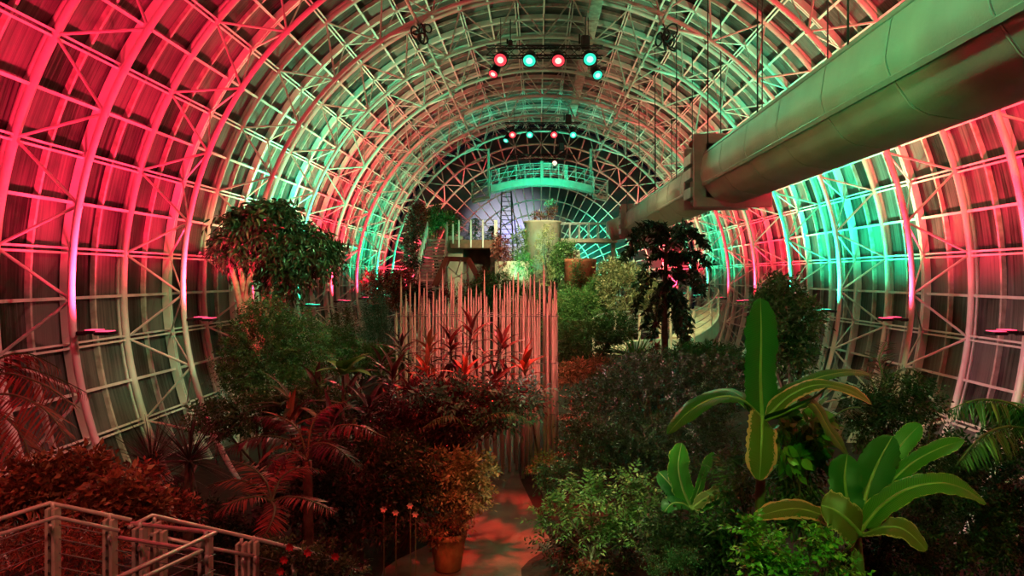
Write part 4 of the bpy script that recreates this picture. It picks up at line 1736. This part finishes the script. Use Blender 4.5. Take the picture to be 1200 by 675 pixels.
palm('fern_palm', 'red-tinged feather fronds arching over the dark bed left of centre', 'palm', 360, [
    [(360, 540, 0), (335, 515, -.2), (300, 512, -.4), (262, 528, -.6)], [(360, 540, 0), (350, 505, 0), (330, 490, 0), (300, 488, -.1)],
    [(360, 540, 0), (385, 505, -.2), (415, 498, -.4), (450, 512, -.6)], [(360, 540, 0), (372, 520, -.5), (395, 525, -.9), (420, 548, -1.1)],
    [(360, 540, 0), (365, 500, .2), (380, 480, .3), (405, 470, .4)], [(360, 540, 0), (340, 530, -.5), (320, 540, -.8), (300, 565, -1.0)]],
    11.5, 'maroon', .36, 30, tpl_long(3, .12, .2, .3), crown=(360, 540), trunk_r=.09, droop=.45)
bush('dark_shrub', 'dark shrub filling the bed left of the clay pot', 'bush',
     [(420, 545, 80, 45), (360, 570, 60, 45), (470, 560, 50, 45, .4), (410, 600, 90, 30)], 13.0, 'dark', ntwig=1500, tlen=.4, nleaf=7, lsize=.11, tpl=S3, stem_r=.055)
bush('low_shrub', 'low green shrub at the foot of the fine-leaved tree', 'bush',
     [(255, 490, 40, 22), (300, 485, 50, 22), (365, 470, 46, 20)], 15.0, 'mid', ntwig=700, tlen=.3, nleaf=7, lsize=.10, tpl=S3, stem_r=.04)
# big pale leaves
t = rosette('elephant_ear', 'pale green broad-leaved plant left of the rods', 'plant', 402, 440, 14.6, 13, .56, .42, 'bright', .8, .035, None, .5, .05, kind='oval')
rosette('bird_nest_plant', 'plant with long olive straps arching left, at the foot of the fine-leaved tree', 'plant', 345, 480, 14.5, 16, 1.1, .12, 'olive', 1.2, .04, None, .6, .05)
# cordylines / heliconias in front of the rods
cl = [
    (470, 405, 17.5, .62, 'with a dark narrow head before the left end of the rods'), (500, 432, 17.0, .60, 'low before the left rods'),
    (528, 402, 17.6, .60, 'with red leaves left of the middle rods'), (553, 388, 18.0, .66, 'reaching highest before the middle rods'),
    (588, 402, 17.8, .70, 'with dark upright leaves before the right-hand rods'), (614, 428, 17.2, .62, 'bending right before the right-hand rods'),
    (446, 425, 16.6, .62, 'just left of the rods'), (408, 458, 15.6, .66, 'beside the pale broad-leaved plant'),
    (372, 452, 16.0, .66, 'with drooping dark leaves under the fine-leaved tree'), (545, 436, 16.4, .60, 'with bright red leaves below the middle rods'),
    (580, 446, 16.0, .58, 'red and low before the middle of the rods'), (480, 462, 15.6, .62, 'in the thick of the dark leaves left of the rods'),
    (432, 476, 14.6, .64, 'overhanging the dark bed left of the path'), (340, 494, 14.0, .66, 'low beside the olive strap leaves'),
    (520, 470, 15.0, .56, 'over the leafy shrub left of the path'), (388, 492, 13.6, .60, 'hanging over the dark shrub'),
    (460, 440, 16.0, .62, 'with broad drooping leaves below the left rods'), (503, 408, 18.2, .55, 'thin and tall among the left rods')]
for i, (x, y, d, L, lb) in enumerate(cl):
    cordyline(x, y, d, 'maroon-leaved cordyline ' + lb, L, 24, 'maroon' if i % 4 != 1 else 'croton', .15 + .03 * (i % 3))
bush('leafy_shrub', 'shrub with glossy green and red leaves arching over the path before the rods', 'bush',
     [(500, 470, 55, 24), (560, 468, 50, 24), (600, 470, 36, 20, .3), (540, 490, 60, 22), (470, 500, 50, 26)], 14.6, 'maroon', base=470, ntwig=900, tlen=.4, nleaf=7, lsize=.13, tpl=LN, stem_r=.05)
bush('glossy_shrub', 'glossy teal-lit shrub at the foot of the right-hand rods', 'bush',
     [(535, 462, 60, 18), (615, 462, 36, 16), (590, 485, 40, 14)], 14.2, 'teal', base=455, ntwig=200, tlen=.36, nleaf=6, lsize=.13, tpl=S3, stem_r=.04)  # teal light is put into the blue-green leaf colour
palm('arching_fern', 'pale fern frond arching over the path in front of the rods', 'fern', 545, [
    [(545, 505, 0), (570, 488, -.1), (598, 484, -.2), (624, 496, -.3)], [(545, 505, 0), (535, 490, -.3), (515, 490, -.5), (495, 502, -.7)]],
    14.0, 'olive', .22, 30, tpl_long(3, .12, .2, .3), crown=None, droop=.5)
bush('bed_shrub', 'dark leafy shrub under the cordylines behind the potted bush', 'bush',
     [(480, 520, 50, 32), (440, 500, 40, 26), (520, 515, 26, 22)], 15.6, 'dark', base=470, ntwig=900, tlen=.35, nleaf=7, lsize=.12, tpl=S3, stem_r=.05)
# potted plant
pz = P(525, 0, 13.8)
t = thing('clay_pot', 'tall terracotta clay pot on the red path', 'pot', (pz[0], 13.8, .03))
m = MB()
m.lathe((pz[0], 13.8, .03), [(.21, 0), (.24, .03), (.31, .45), (.33, .60), (.355, .62), (.355, .71), (.31, .71), (.29, .60)], 30)
m.build('vessel', M['terracotta'], t)
m = MB()
m.lathe((pz[0], 13.8, .60), [(.295, 0), (.28, .04), (.02, .05)], 24)
m.build('soil_fill', M['soil'], t)


def potted(name, label, x, blobs, d, z0, mat, **kw):
    c, r = blobs_world(blobs, d)
    q = P(x, 0, d)
    t = thing(name, label, 'bush', (q[0], d, z0))
    m = MB()
    for k in range(3):
        e = limb(m, (q[0] + .05 * (k - 1), d, z0), c[k % len(c)], .03, .012, 8, .08)
    for cc, rr in zip(c, r):
        for q_ in range(6):
            limb(m, (q[0], d, z0 + .5), cc + rnd_dir(1)[0] * rr * .7, .014, .005, 6, .12, 5)
    m.build('stem', M['bark'], t)
    m = MB()
    twigs(m, c, r, kw.pop('ntwig', 300), kw.pop('tlen', .25), 7, kw.pop('lsize', .1), kw.pop('tpl', S3), **kw)
    m.build('foliage', LM[mat], t, False)
    return t


potted('potted_bush', 'orange-leaved bush growing out of the clay pot', 525, [(525, 546, 36, 18), (560, 552, 26, 20), (515, 570, 34, 22), (548, 578, 30, 22)], 13.8, .62, 'orange', ntwig=520, tlen=.26, lsize=.10, tpl=tpl_small(.45, .15, .15))
potted('trailing_plant', 'red-lit trailing plant round the rim of the clay pot', 525, [(522, 618, 26, 14), (508, 626, 16, 10), (535, 605, 18, 14)], 13.6, .64, 'croton', ntwig=130, tlen=.2, lsize=.09)

potted('tower_top_plant', 'small reddish plant growing on top of the waterfall tower', 640, [(645, 244, 6, 11), (630, 253, 11, 4)], 45.1, P(0, 262, 44)[2], 'croton', ntwig=90, tlen=.4, lsize=.15)

# ------------------------------------------------------- middle and far
bush('cypress_shrub', 'dark blue-green conifer just left of the rods', 'conifer', [(443, 392, 20, 20), (442, 372, 17, 18), (444, 354, 9, 10)], 24.0, 'teal', ntwig=700, tlen=.4, nleaf=9, lsize=.10, tpl=NEEDLE, stem_r=.07, up=.6)
bush('green_shrub', 'low green shrub below the dark conifer left of the rods', 'bush', [(420, 420, 40, 18), (455, 425, 26, 16), (395, 400, 26, 16, 1)], 21.0, 'mid', ntwig=800, tlen=.3, nleaf=7, lsize=.11, tpl=S3, stem_r=.04)
bush('pale_grass_shrub', 'thin pale stemmed shrub by the foot of the left wall', 'bush', [(402, 385, 16, 24), (385, 400, 16, 18)], 25.0, 'olive', ntwig=260, tlen=.5, nleaf=8, lsize=.14, tpl=NEEDLE, stem_r=.04, up=.8)
bush('red_lit_bush', 'bright red-lit bush by the far left wall behind the rods', 'bush', [(452, 345, 20, 18), (470, 330, 16, 14), (440, 330, 12, 12)], 33.0, 'redleaf', ntwig=420, tlen=.5, nleaf=7, lsize=.16, tpl=S3, stem_r=.06)
bush('red_lit_bush', 'dark drooping bush between the red-lit bush and the far stairs', 'bush', [(482, 308, 10, 8), (490, 345, 14, 12)], 36.0, 'dark', ntwig=200, tlen=.5, nleaf=7, lsize=.18, tpl=LN, stem_r=.06)
bush('small_tree', 'leafy tree with one green-lit side above the far stairs', 'tree', [(512, 254, 15, 11), (528, 262, 11, 12), (503, 266, 10, 12)], 49.0, 'light', ntwig=520, tlen=.5, nleaf=6, lsize=.22, tpl=S3, stem_r=.10)
bush('climbing_shrub', 'red-lit climbing shrub on the vault ribs left of the far stairs', 'bush', [(488, 258, 9, 20), (480, 288, 7, 16)], 46.0, 'redleaf', ntwig=420, tlen=.6, nleaf=7, lsize=.20, tpl=S3, stem_r=.06)
for px, pt, w, lab in ((557, 255, 15, 'dark conical conifer on the viewing platform, the wider one'), (577, 264, 8, 'dark conical conifer at the right end of the viewing platform, the slimmer one')):
    q = P(px, 281, 46.2)
    q[2] = P(0, 281, 45.0)[2] - .01
    t = thing('conifer', lab, 'conifer', q, 'platform conifers')
    m = MB()
    H = (281 - pt) / ppm(46.2)
    m.bar(q, q + [0, 0, H * .95], .04, 7)
    m.build('trunk', M['bark'], t)
    m = MB()
    nl = 900
    s = RNG.random(nl) ** 1.3
    az = RNG.random(nl) * 6.28
    rr = (1 - s) * w / ppm(46.2) * (.4 + .6 * RNG.random(nl))
    pos = q + np.stack([rr * np.cos(az), rr * np.sin(az), s * H + .05], 1)
    scatter(m, NEEDLE, pos, np.stack([np.cos(az), np.sin(az), -.2 + 0 * az], 1), np.array([0, 0, 1.0]) + .3 * rnd_dir(nl), .34 * (.6 + .6 * RNG.random(nl)))
    m.build('foliage', LM['teal'], t, False)
bush('tower_vine', 'vine climbing the left side of the waterfall tower', 'vine', [(609, 290, 9, 26), (602, 322, 16, 16), (616, 310, 10, 16)], 43.0, 'light', ntwig=560, tlen=.4, nleaf=6, lsize=.14, tpl=S3, stem_r=.05)
bush('slender_tree', 'slender dark-stemmed tree in front of the waterfall tower', 'tree', [(637, 290, 9, 26), (640, 322, 12, 12), (643, 275, 6, 12)], 41.5, 'yellow', base=637, ntwig=240, tlen=.4, nleaf=6, lsize=.12, tpl=S3, stem_r=.06)
bush('hanging_vine', 'green vine hanging over the right edge of the waterfall tower', 'vine', [(654, 308, 10, 22), (664, 290, 9, 8)], 42.5, 'light', ntwig=460, tlen=.5, nleaf=6, lsize=.16, tpl=S3, stem_r=.04)
bush('drum_vine', 'sparse vine trailing down the face of the terracotta-coloured drum', 'vine', [(676, 314, 7, 12), (683, 332, 14, 8), (692, 338, 8, 8)], 40.4, 'light', base=676, ntwig=170, tlen=.4, nleaf=6, lsize=.13, tpl=S3, stem_r=.03)
bush('flowering_shrub', 'red-tipped shrub right of the platform recess', 'bush', [(586, 288, 9, 14), (592, 305, 8, 14)], 43.0, 'redleaf', ntwig=260, tlen=.4, nleaf=6, lsize=.16, tpl=S3, stem_r=.05)
bush('rod_backdrop_shrub', 'green leafy shrub right behind the middle of the rods', 'bush', [(580, 335, 24, 16), (605, 352, 30, 20), (560, 350, 22, 14)], 36.0, 'light', ntwig=900, tlen=.5, nleaf=7, lsize=.15, tpl=S3, stem_r=.06)
bush('pink_flower_shrub', 'pink-red flowering shrub below the stair frame', 'bush', [(566, 322, 7, 9), (540, 345, 26, 14)], 37.5, 'redleaf', ntwig=240, tlen=.4, nleaf=6, lsize=.14, tpl=S3, stem_r=.05)
bush('mound_shrub', 'broad yellow-green shrub covering the mound below the terracotta drum', 'bush', [(682, 365, 30, 26), (662, 380, 24, 36), (704, 340, 16, 18, .5), (664, 342, 10, 10, 1)], 32.0, 'light', ntwig=2200, tlen=.4, nleaf=7, lsize=.12, tpl=S3, stem_r=.06)
bush('cream_shrub', 'cream-mottled leafy shrub just left of the dark drooping tree', 'bush', [(735, 340, 34, 30), (762, 355, 26, 28), (722, 320, 22, 18, .4)], 31.5, 'cream', ntwig=1600, tlen=.4, nleaf=7, lsize=.14, tpl=S3, stem_r=.06)
bush('speckled_shrub', 'small-leaved speckled shrub on the slope right of the rods', 'bush', [(690, 400, 38, 28), (720, 385, 26, 20), (668, 420, 22, 24)], 24.4, 'mid', ntwig=1600, tlen=.3, nleaf=7, lsize=.10, tpl=S3, stem_r=.05)
bush('orange_shrub', 'orange-leaved low shrub between the rods and the dark round shrub', 'bush', [(682, 432, 26, 12), (705, 428, 16, 10), (664, 440, 16, 12)], 22.5, 'orange', ntwig=420, tlen=.3, nleaf=7, lsize=.11, tpl=LN, stem_r=.04)
rosette('agave', 'green spiky agave clump by the curved walkway', 'agave', 745, 428, 22.5, 60, .95, .09, 'bright', .55, .06, None, .15, .35)
rosette('succulent', 'pink-lit rosette plant right of the spiky agave', 'plant', 770, 410, 23.5, 50, .36, .22, 'redleaf', 1.0, .05, None, .2, -.1)
rosette('succulent', 'pale green succulent cluster below the spiky agave', 'plant', 760, 430, 20.5, 40, .34, .24, 'light', 1.0, .04, None, .2, -.1)

# dark drooping tree
d = 24.0
q = P(788, 0, d)
z = float(ground(q[0], d)) - .04
t = thing('monkey_tail_tree', 'dark tree with drooping rope-like branches right of centre', 'tree', (q[0], d, z))
m, ml = MB(), MB()
top = P(782, 268, d)
tr = limb(m, (q[0], d, z), top, .16, .05, 10, .02, 9)
brs = []
for (sy, dx, dy1, dy2) in ((268, -42, -6, 12), (272, 40, -8, 10), (285, -50, -12, 14), (290, 46, -18, -2), (300, -38, 2, 34), (305, 40, -4, 26), (318, -40, 6, 42), (320, 38, 2, 22),
                           (335, -30, 10, 46), (338, 24, 10, 44), (352, 20, 14, 46), (350, -22, 14, 44), (365, 16, 14, 40), (310, 12, -14, 18), (280, -14, -14, 6), (290, 18, -18, -4), (330, -16, 8, 46), (345, 16, 8, 50),
                           (300, -52, -14, 2), (308, 48, -12, 2)):
    x0 = 788 - (400 - sy) / 130. * 6
    dz = RNG.normal(0, .9)
    a, b, c = P(x0, sy, d), P(x0 + dx * .55, sy + dy1, d + dz * .6), P(x0 + dx, sy + dy2, d + dz)
    pth = smooth_path(np.array([a, b, c]), 16)
    brs.append(pth)
    m.tube(pth, np.linspace(.045, .012, 16), 6)
    for s in range(2, 16):
        n = 16
        D = nrmz(np.gradient(pth, axis=0)[s][None] * .8 + .9 * nrmz(RNG.normal(size=(n, 3))) * .3 + rnd_dir(n) * .55 + np.array([0, 0, -.25]))
        scatter(ml, S3, pth[s] + RNG.normal(0, .05, (n, 3)), D, rnd_dir(n) + np.array([0, 0, .6]), .21 * (.7 + .6 * RNG.random(n)))
m.build('trunk', M['bark'], t)
ml.build('foliage', LM['olive'] if False else LM['dark'], t, False)

bush('round_shrub', 'big dark round small-leaved shrub right of the path', 'bush', [(762, 480, 88, 58), (835, 455, 42, 42, .3), (700, 490, 44, 48), (770, 435, 60, 24, .4), (690, 530, 40, 28), (800, 520, 70, 36)],
     15.0, 'dark', ntwig=4200, tlen=.2, nleaf=8, lsize=.07, tpl=S3, stem_r=.07, shell=.6)
bush('wall_tree', 'dark leafy tree by the right wall behind the upright banana leaf', 'tree', [(915, 345, 26, 20), (935, 375, 26, 28), (905, 390, 24, 28), (930, 415, 26, 20), (898, 358, 16, 16)],
     18.0, 'mid', base=925, ntwig=1100, tlen=.4, nleaf=8, lsize=.13, tpl=S3, stem_r=.08)
bush('pendent_shrub', 'low shrub with narrow leaves between the dark round shrub and the curved walkway', 'bush', [(835, 420, 36, 14), (870, 432, 24, 12), (805, 415, 24, 10)],
     20.0, 'mid', ntwig=600, tlen=.35, nleaf=8, lsize=.14, tpl=LN, stem_r=.05)

# ------------------------------------------------------------- foreground
bush('compound_shrub', 'open shrub with light green sprays of small leaves at the bottom centre', 'bush',
     [(665, 600, 34, 24), (690, 575, 34, 22), (740, 590, 42, 22), (765, 612, 26, 18), (715, 620, 44, 22), (640, 610, 24, 16), (740, 565, 26, 14)], 12.5, 'light', base=688, ntwig=230, tlen=.50, nleaf=15, lsize=.10, tpl=S3, stem_r=.035, nstem=2, flat=.75, shell=.15, splay=1.1)
bush('dark_undergrowth_shrub', 'dark small-leaved shrub beneath the light green sprays', 'bush', [(700, 640, 70, 25), (650, 560, 22, 20)], 13.4, 'dark', ntwig=600, tlen=.3, nleaf=7, lsize=.08, tpl=S3, stem_r=.04)
bush('small_white_shrub', 'small pale sprig shrub between the path and the dark round shrub', 'bush', [(642, 540, 18, 8), (632, 550, 12, 8)], 15.5, 'light', ntwig=70, tlen=.3, nleaf=8, lsize=.09, tpl=S3, stem_r=.02)
bush('bright_shrub', 'bright yellow-green shrub at the bottom edge in front of the banana plants', 'bush',
     [(890, 645, 32, 22), (925, 662, 36, 22), (878, 615, 16, 10), (965, 640, 24, 14), (985, 668, 18, 10), (955, 625, 22, 8)], 7.2, 'bright', base=915, ntwig=165, tlen=.30, nleaf=11, lsize=.07, tpl=tpl_small(.6, .12, .15), stem_r=.025, flat=.85, shell=.15, splay=1.1, group=None)
bush('heart_leaf_plant', 'bright green broad-leaved plant behind the tall banana', 'plant', [(940, 500, 26, 22), (925, 520, 20, 16), (955, 520, 18, 14)], 10.2, 'bright', ntwig=50, tlen=.35, nleaf=4, lsize=.24, tpl=OV, stem_r=.03)
bush('leafy_undergrowth', 'mixed green undergrowth between the banana plants', 'bush', [(935, 560, 30, 30), (860, 560, 26, 26), (930, 600, 40, 24), (850, 620, 26, 24)], 10.5, 'mid', ntwig=420, tlen=.35, nleaf=8, lsize=.12, tpl=LN, stem_r=.04)
bush('dark_tree', 'dark small-leaved tree filling the right edge behind the banana plants', 'tree',
     [(1060, 470, 44, 34), (1020, 490, 34, 34, .4), (1100, 540, 50, 40), (1160, 560, 50, 46), (1180, 520, 30, 26), (1120, 620, 80, 50, -.4), (1190, 620, 40, 50)], 10.4, 'dark', base=1090, ntwig=2400, tlen=.3, nleaf=8, lsize=.075, tpl=S3, stem_r=.08, shell=.3)
palm('sago_palm', 'dark palm with stiff feather fronds before the right wall', 'palm', 1035, [
    [(1035, 500, 0), (1040, 450, 0), (1065, 432, 0), (1098, 458, -.1), (1112, 486, -.2)], [(1035, 500, 0), (1025, 455, .1), (1012, 435, .2), (992, 440, .3)],
    [(1035, 500, 0), (1050, 470, -.3), (1075, 470, -.6), (1100, 500, -.8)], [(1035, 500, 0), (1015, 480, -.3), (990, 480, -.6), (965, 500, -.8)], [(1035, 500, 0), (1035, 445, .3), (1030, 420, .4), (1040, 400, .6)]],
    11.0, 'spiky', .30, 34, tpl_long(3, .07, .2, .2), crown=(1035, 502), trunk_r=.10, droop=.2)
palm('fan_palm', 'palm at the right edge with green leaflets hanging in a curtain', 'palm', 1215, [
    [(1215, 505, 0), (1190, 476, -.2), (1150, 468, -.3), (1112, 480, -.3)], [(1215, 505, 0), (1205, 478, .1), (1170, 470, .3), (1130, 470, .5)], [(1215, 505, 0), (1212, 470, -.2), (1230, 455, -.3), (1260, 460, -.3)],
    [(1215, 505, 0), (1180, 500, -.4), (1150, 512, -.7), (1125, 540, -.9)]],
    8.5, 'mid', .36, 36, tpl_long(4, .09, .2, .15), crown=(1215, 508), trunk_r=.10, droop=1.6, fwd=.25)
bush('dark_undergrowth_shrub', 'dark shrub at the bottom edge under the arching yellow-edged banana leaves', 'bush', [(1045, 655, 50, 34), (1010, 670, 40, 20)], 9.2, 'dark', ntwig=620, tlen=.28, nleaf=7, lsize=.075, tpl=S3, stem_r=.035)
bush('dark_undergrowth_shrub', 'dark shrub under the small young banana plant', 'bush', [(815, 640, 46, 34), (850, 655, 36, 26), (780, 625, 30, 26)], 10.6, 'dark', ntwig=700, tlen=.28, nleaf=7, lsize=.08, tpl=S3, stem_r=.035)
bush('dark_undergrowth_shrub', 'dark shrub filling the bed between the yuccas and the cycad', 'bush', [(225, 615, 54, 32), (275, 640, 50, 30), (190, 590, 34, 26)], 11.8, 'dark', ntwig=900, tlen=.3, nleaf=7, lsize=.085, tpl=S3, stem_r=.04)
bush('bluish_fern', 'small bluish fern cushion at the bottom edge left of the bright shrub', 'fern', [(798, 652, 18, 9), (786, 660, 12, 6)], 8.6, 'teal', ntwig=120, tlen=.16, nleaf=9, lsize=.035, tpl=S3, stem_r=.015)
bush('bluish_fern', 'small bluish fern at the bottom right of the small banana', 'fern', [(772, 668, 14, 6), (760, 655, 8, 5)], 9.0, 'teal', ntwig=70, tlen=.16, nleaf=9, lsize=.035, tpl=S3, stem_r=.015)
rosette('bromeliad', 'strappy bromeliad with red centre at the bottom of the path', 'bromeliad', 693, 664, 11.8, 34, .42, .07, 'olive', 1.0, .04, None, .5, .0)
bush('red_flower_cluster', 'cluster of red blooms in the strappy bromeliad', 'flowers', [(684, 664, 10, 7), (705, 666, 10, 6)], 11.6, 'redleaf', ntwig=40, tlen=.1, nleaf=5, lsize=.06, tpl=tpl_small(.7, .2, .1), stem_r=.012)
t = bush('flowering_vine', 'flowering vine with small red blooms climbing over the stair railing', 'vine', [(335, 650, 34, 14), (375, 656, 30, 14), (318, 642, 18, 8), (400, 668, 26, 12)], 5.6, 'olive', base=360, ntwig=260, tlen=.16, nleaf=8, lsize=.035, tpl=tpl_small(.55), stem_r=.012, nstem=2)
for px, py in ((341, 640), (334, 655), (394, 651), (330, 668), (362, 646)):
    m = MB()
    c = P(px, py, 5.45)
    n = 7
    a = np.arange(n) * 6.283 / n
    scatter(m, tpl_small(.8, .3, -.2), np.repeat(c[None], n, 0), np.stack([np.cos(a), -.6 + 0 * a, np.sin(a)], 1), np.repeat(np.array([[0, -1.0, 0.1]]), n, 0), np.full(n, .045))
    m.build('bloom', M['flower'], t)
# a few pale flowers in the dark bed
for k, (px, py) in enumerate(((464, 600), (481, 592), (487, 602), (450, 596))):
    c = P(px, py, 12.2)
    z = float(ground(c[0], 12.2)) - .04
    t = thing('white_flower', 'pale flower on a thin stalk in the dark bed left of the clay pot', 'flower', (c[0], 12.2, z), 'pale flowers in the dark bed')
    m = MB()
    m.bar((c[0], 12.2, z), c, .008, 5)
    m.build('stem', M['greenstem'], t)
    m = MB()
    n = 6
    a = np.arange(n) * 6.283 / n + k
    scatter(m, tpl_small(.7, .3, -.2), np.repeat(c[None], n, 0), np.stack([np.cos(a), -.5 + 0 * a, np.sin(a)], 1), np.repeat(np.array([[0, -1.0, 0.2]]), n, 0), np.full(n, .075))
    m.build('petal', M['pale_petal'], t)
# ==================================================================== added spot lights, unseen and without fixtures
spot('rod_wash', (2.0, 6.0, 11.5), (-0.8, 21, 4.6), (1.0, 0.25, 0.19), 14000, 22, .8, .3)
spot('red_wash_left', (-3.0, 1.5, 10.5), (-4.5, 8.5, 3.2), (1.0, .15, .10), 800, 60, .8, .3)
spot('rail_warm_wash', (-1.0, 0.2, 8.0), (-2.7, 4.8, 3.8), (1.0, .36, .27), 260, 50, .8, .2)
spot('green_wash_right', (1.2, 0.5, 9.5), (3.2, 8.8, 3.0), (.42, 1.0, .11), 1700, 50, .8, .25)
spot('warm_wash_right', (0.5, 1.0, 11.0), (2.6, 10.5, 1.8), (.85, .9, .30), 420, 55, .8, .25)
spot('shrub_wash', (-2.0, 5.0, 11.0), (1.2, 12.6, 1.6), (.90, 1.0, .50), 4400, 26, .7, .2)
spot('pot_wash', (1.5, 6.0, 10.0), (-1.6, 13.8, 1.8), (1.0, .28, .11), 2000, 16, .8, .2)
spot('garden_wash', (1.0, 22.5, 12.5), (2.4, 29.5, 3.0), (.95, 1.0, .45), 8000, 60, .8, .3)
spot('left_tree_wash', (2.0, 10.0, 12.5), (-6.0, 18.5, 4.6), (.6, 1.0, .40), 3600, 34, .8, .3)
spot('cordyline_wash', (1.5, 9.0, 12.5), (-2.6, 16.5, 3.6), (1.0, .13, .10), 500, 32, .8, .2)
spot('path_red_wash', (-1.0, 19.0, 11.0), (-0.8, 15.5, 0), (1.0, .03, .02), 12000, 36, .7, .2)
spot('path_green_spot', (1.5, 10.0, 10.0), (-1.05, 14.6, 0), (.03, 1.0, .45), 900, 8, .6, .1)
spot('left_wall_green_wash', (3.0, 13.0, 11.5), (-8.8, 20.5, 2.6), (.03, 1.0, .5), 1600, 24, .9, .2)
spot('right_wall_pink_wash', (-5.0, 12.5, 6.8), (9.6, 16.5, 2.2), (1.0, .42, .45), 5500, 44, .9, .3)  # added fill in place of bounce light on the lower right wall
spot('gantry_green_wash', (0.2, 43.9, 9.7), P(634, 188, 46.5), (.01, 1.0, .55), 900, 118, .4, .2)
spot('outside_fill', (-2.6, 58.5, 8.4), (-2.2, 53, 8.6), (.80, .78, 1.0), 6500, 72, .8, .3)  # added unseen light behind the end glass, brightens the left panes
spot('outside_blue_fill', (-1.7, 55.0, 8.7), (-1.8, 53, 8.8), (.22, .18, 1.0), 900, 70, .8, .2)  # added unseen blue light behind the end glass, tints a patch of panes
spot('end_wall_green_wash', (2.5, 47.0, 6.6), (5.0, 53, 7.2), (.02, 1.0, .55), 4000, 70, .9, .2)
spot('tower_green_wash', (-1.5, 40.0, 4.8), (-.4, 44.5, 7.0), (.05, 1.0, .5), 1400, 34, .8, .2)
spot('far_garden_warm_wash', (0.5, 33.0, 12.0), (-0.4, 43.5, 6.8), (.95, 1.0, .55), 10000, 46, .8, .2)
spot('duct_green_wash', (-0.5, 3.0, 12.5), (5.2, 9.5, 9.0), (.10, 1.0, .38), 2600, 64, .9, .2)
spot('left_crown_wash', (1.0, 12.0, 11.5), (-7.0, 21.0, 6.9), (.35, 1.0, .35), 7000, 20, .8, .3)
spot('left_trunk_red_fill', (-7.4, 19.4, 1.0), (-7.7, 21.2, 6.0), RED, 1500, 50, .8, .1)  # added red fill that turns the trunk pink, no ground lamp stands here
spot('small_tree_green_wash', (-2.5, 40.0, 7.0), (-5.4, 46.0, 9.0), (.1, 1.0, .4), 500, 30, .8, .2)
spot('left_wall_pink_wash', (5.0, 10.5, 12.0), (-9.4, 16.0, 2.4), (1.0, .36, .30), 3600, 36, .9, .3)  # added fill that brightens the struts of the lower left wall
spot('ramp_wash', (2.5, 20.0, 11.0), (6.6, 28.8, 3.6), (.75, 1.0, .75), 1000, 16, .8, .2)
spot('duct_low_green_wash', (-0.5, 7.0, 7.0), (5.0, 12.0, 8.3), (.02, 1.0, .22), 420, 60, .9, .2)
spot('floor_red_wash', (-2.5, 8.0, 9.5), (-2.9, 13.8, 0), (1.0, .03, .02), 2600, 22, .8, .2)
spot('croton_warm_wash', (0.5, 1.5, 9.5), (-4.8, 8.0, 3.2), (1.0, .42, .20), 500, 34, .8, .15)
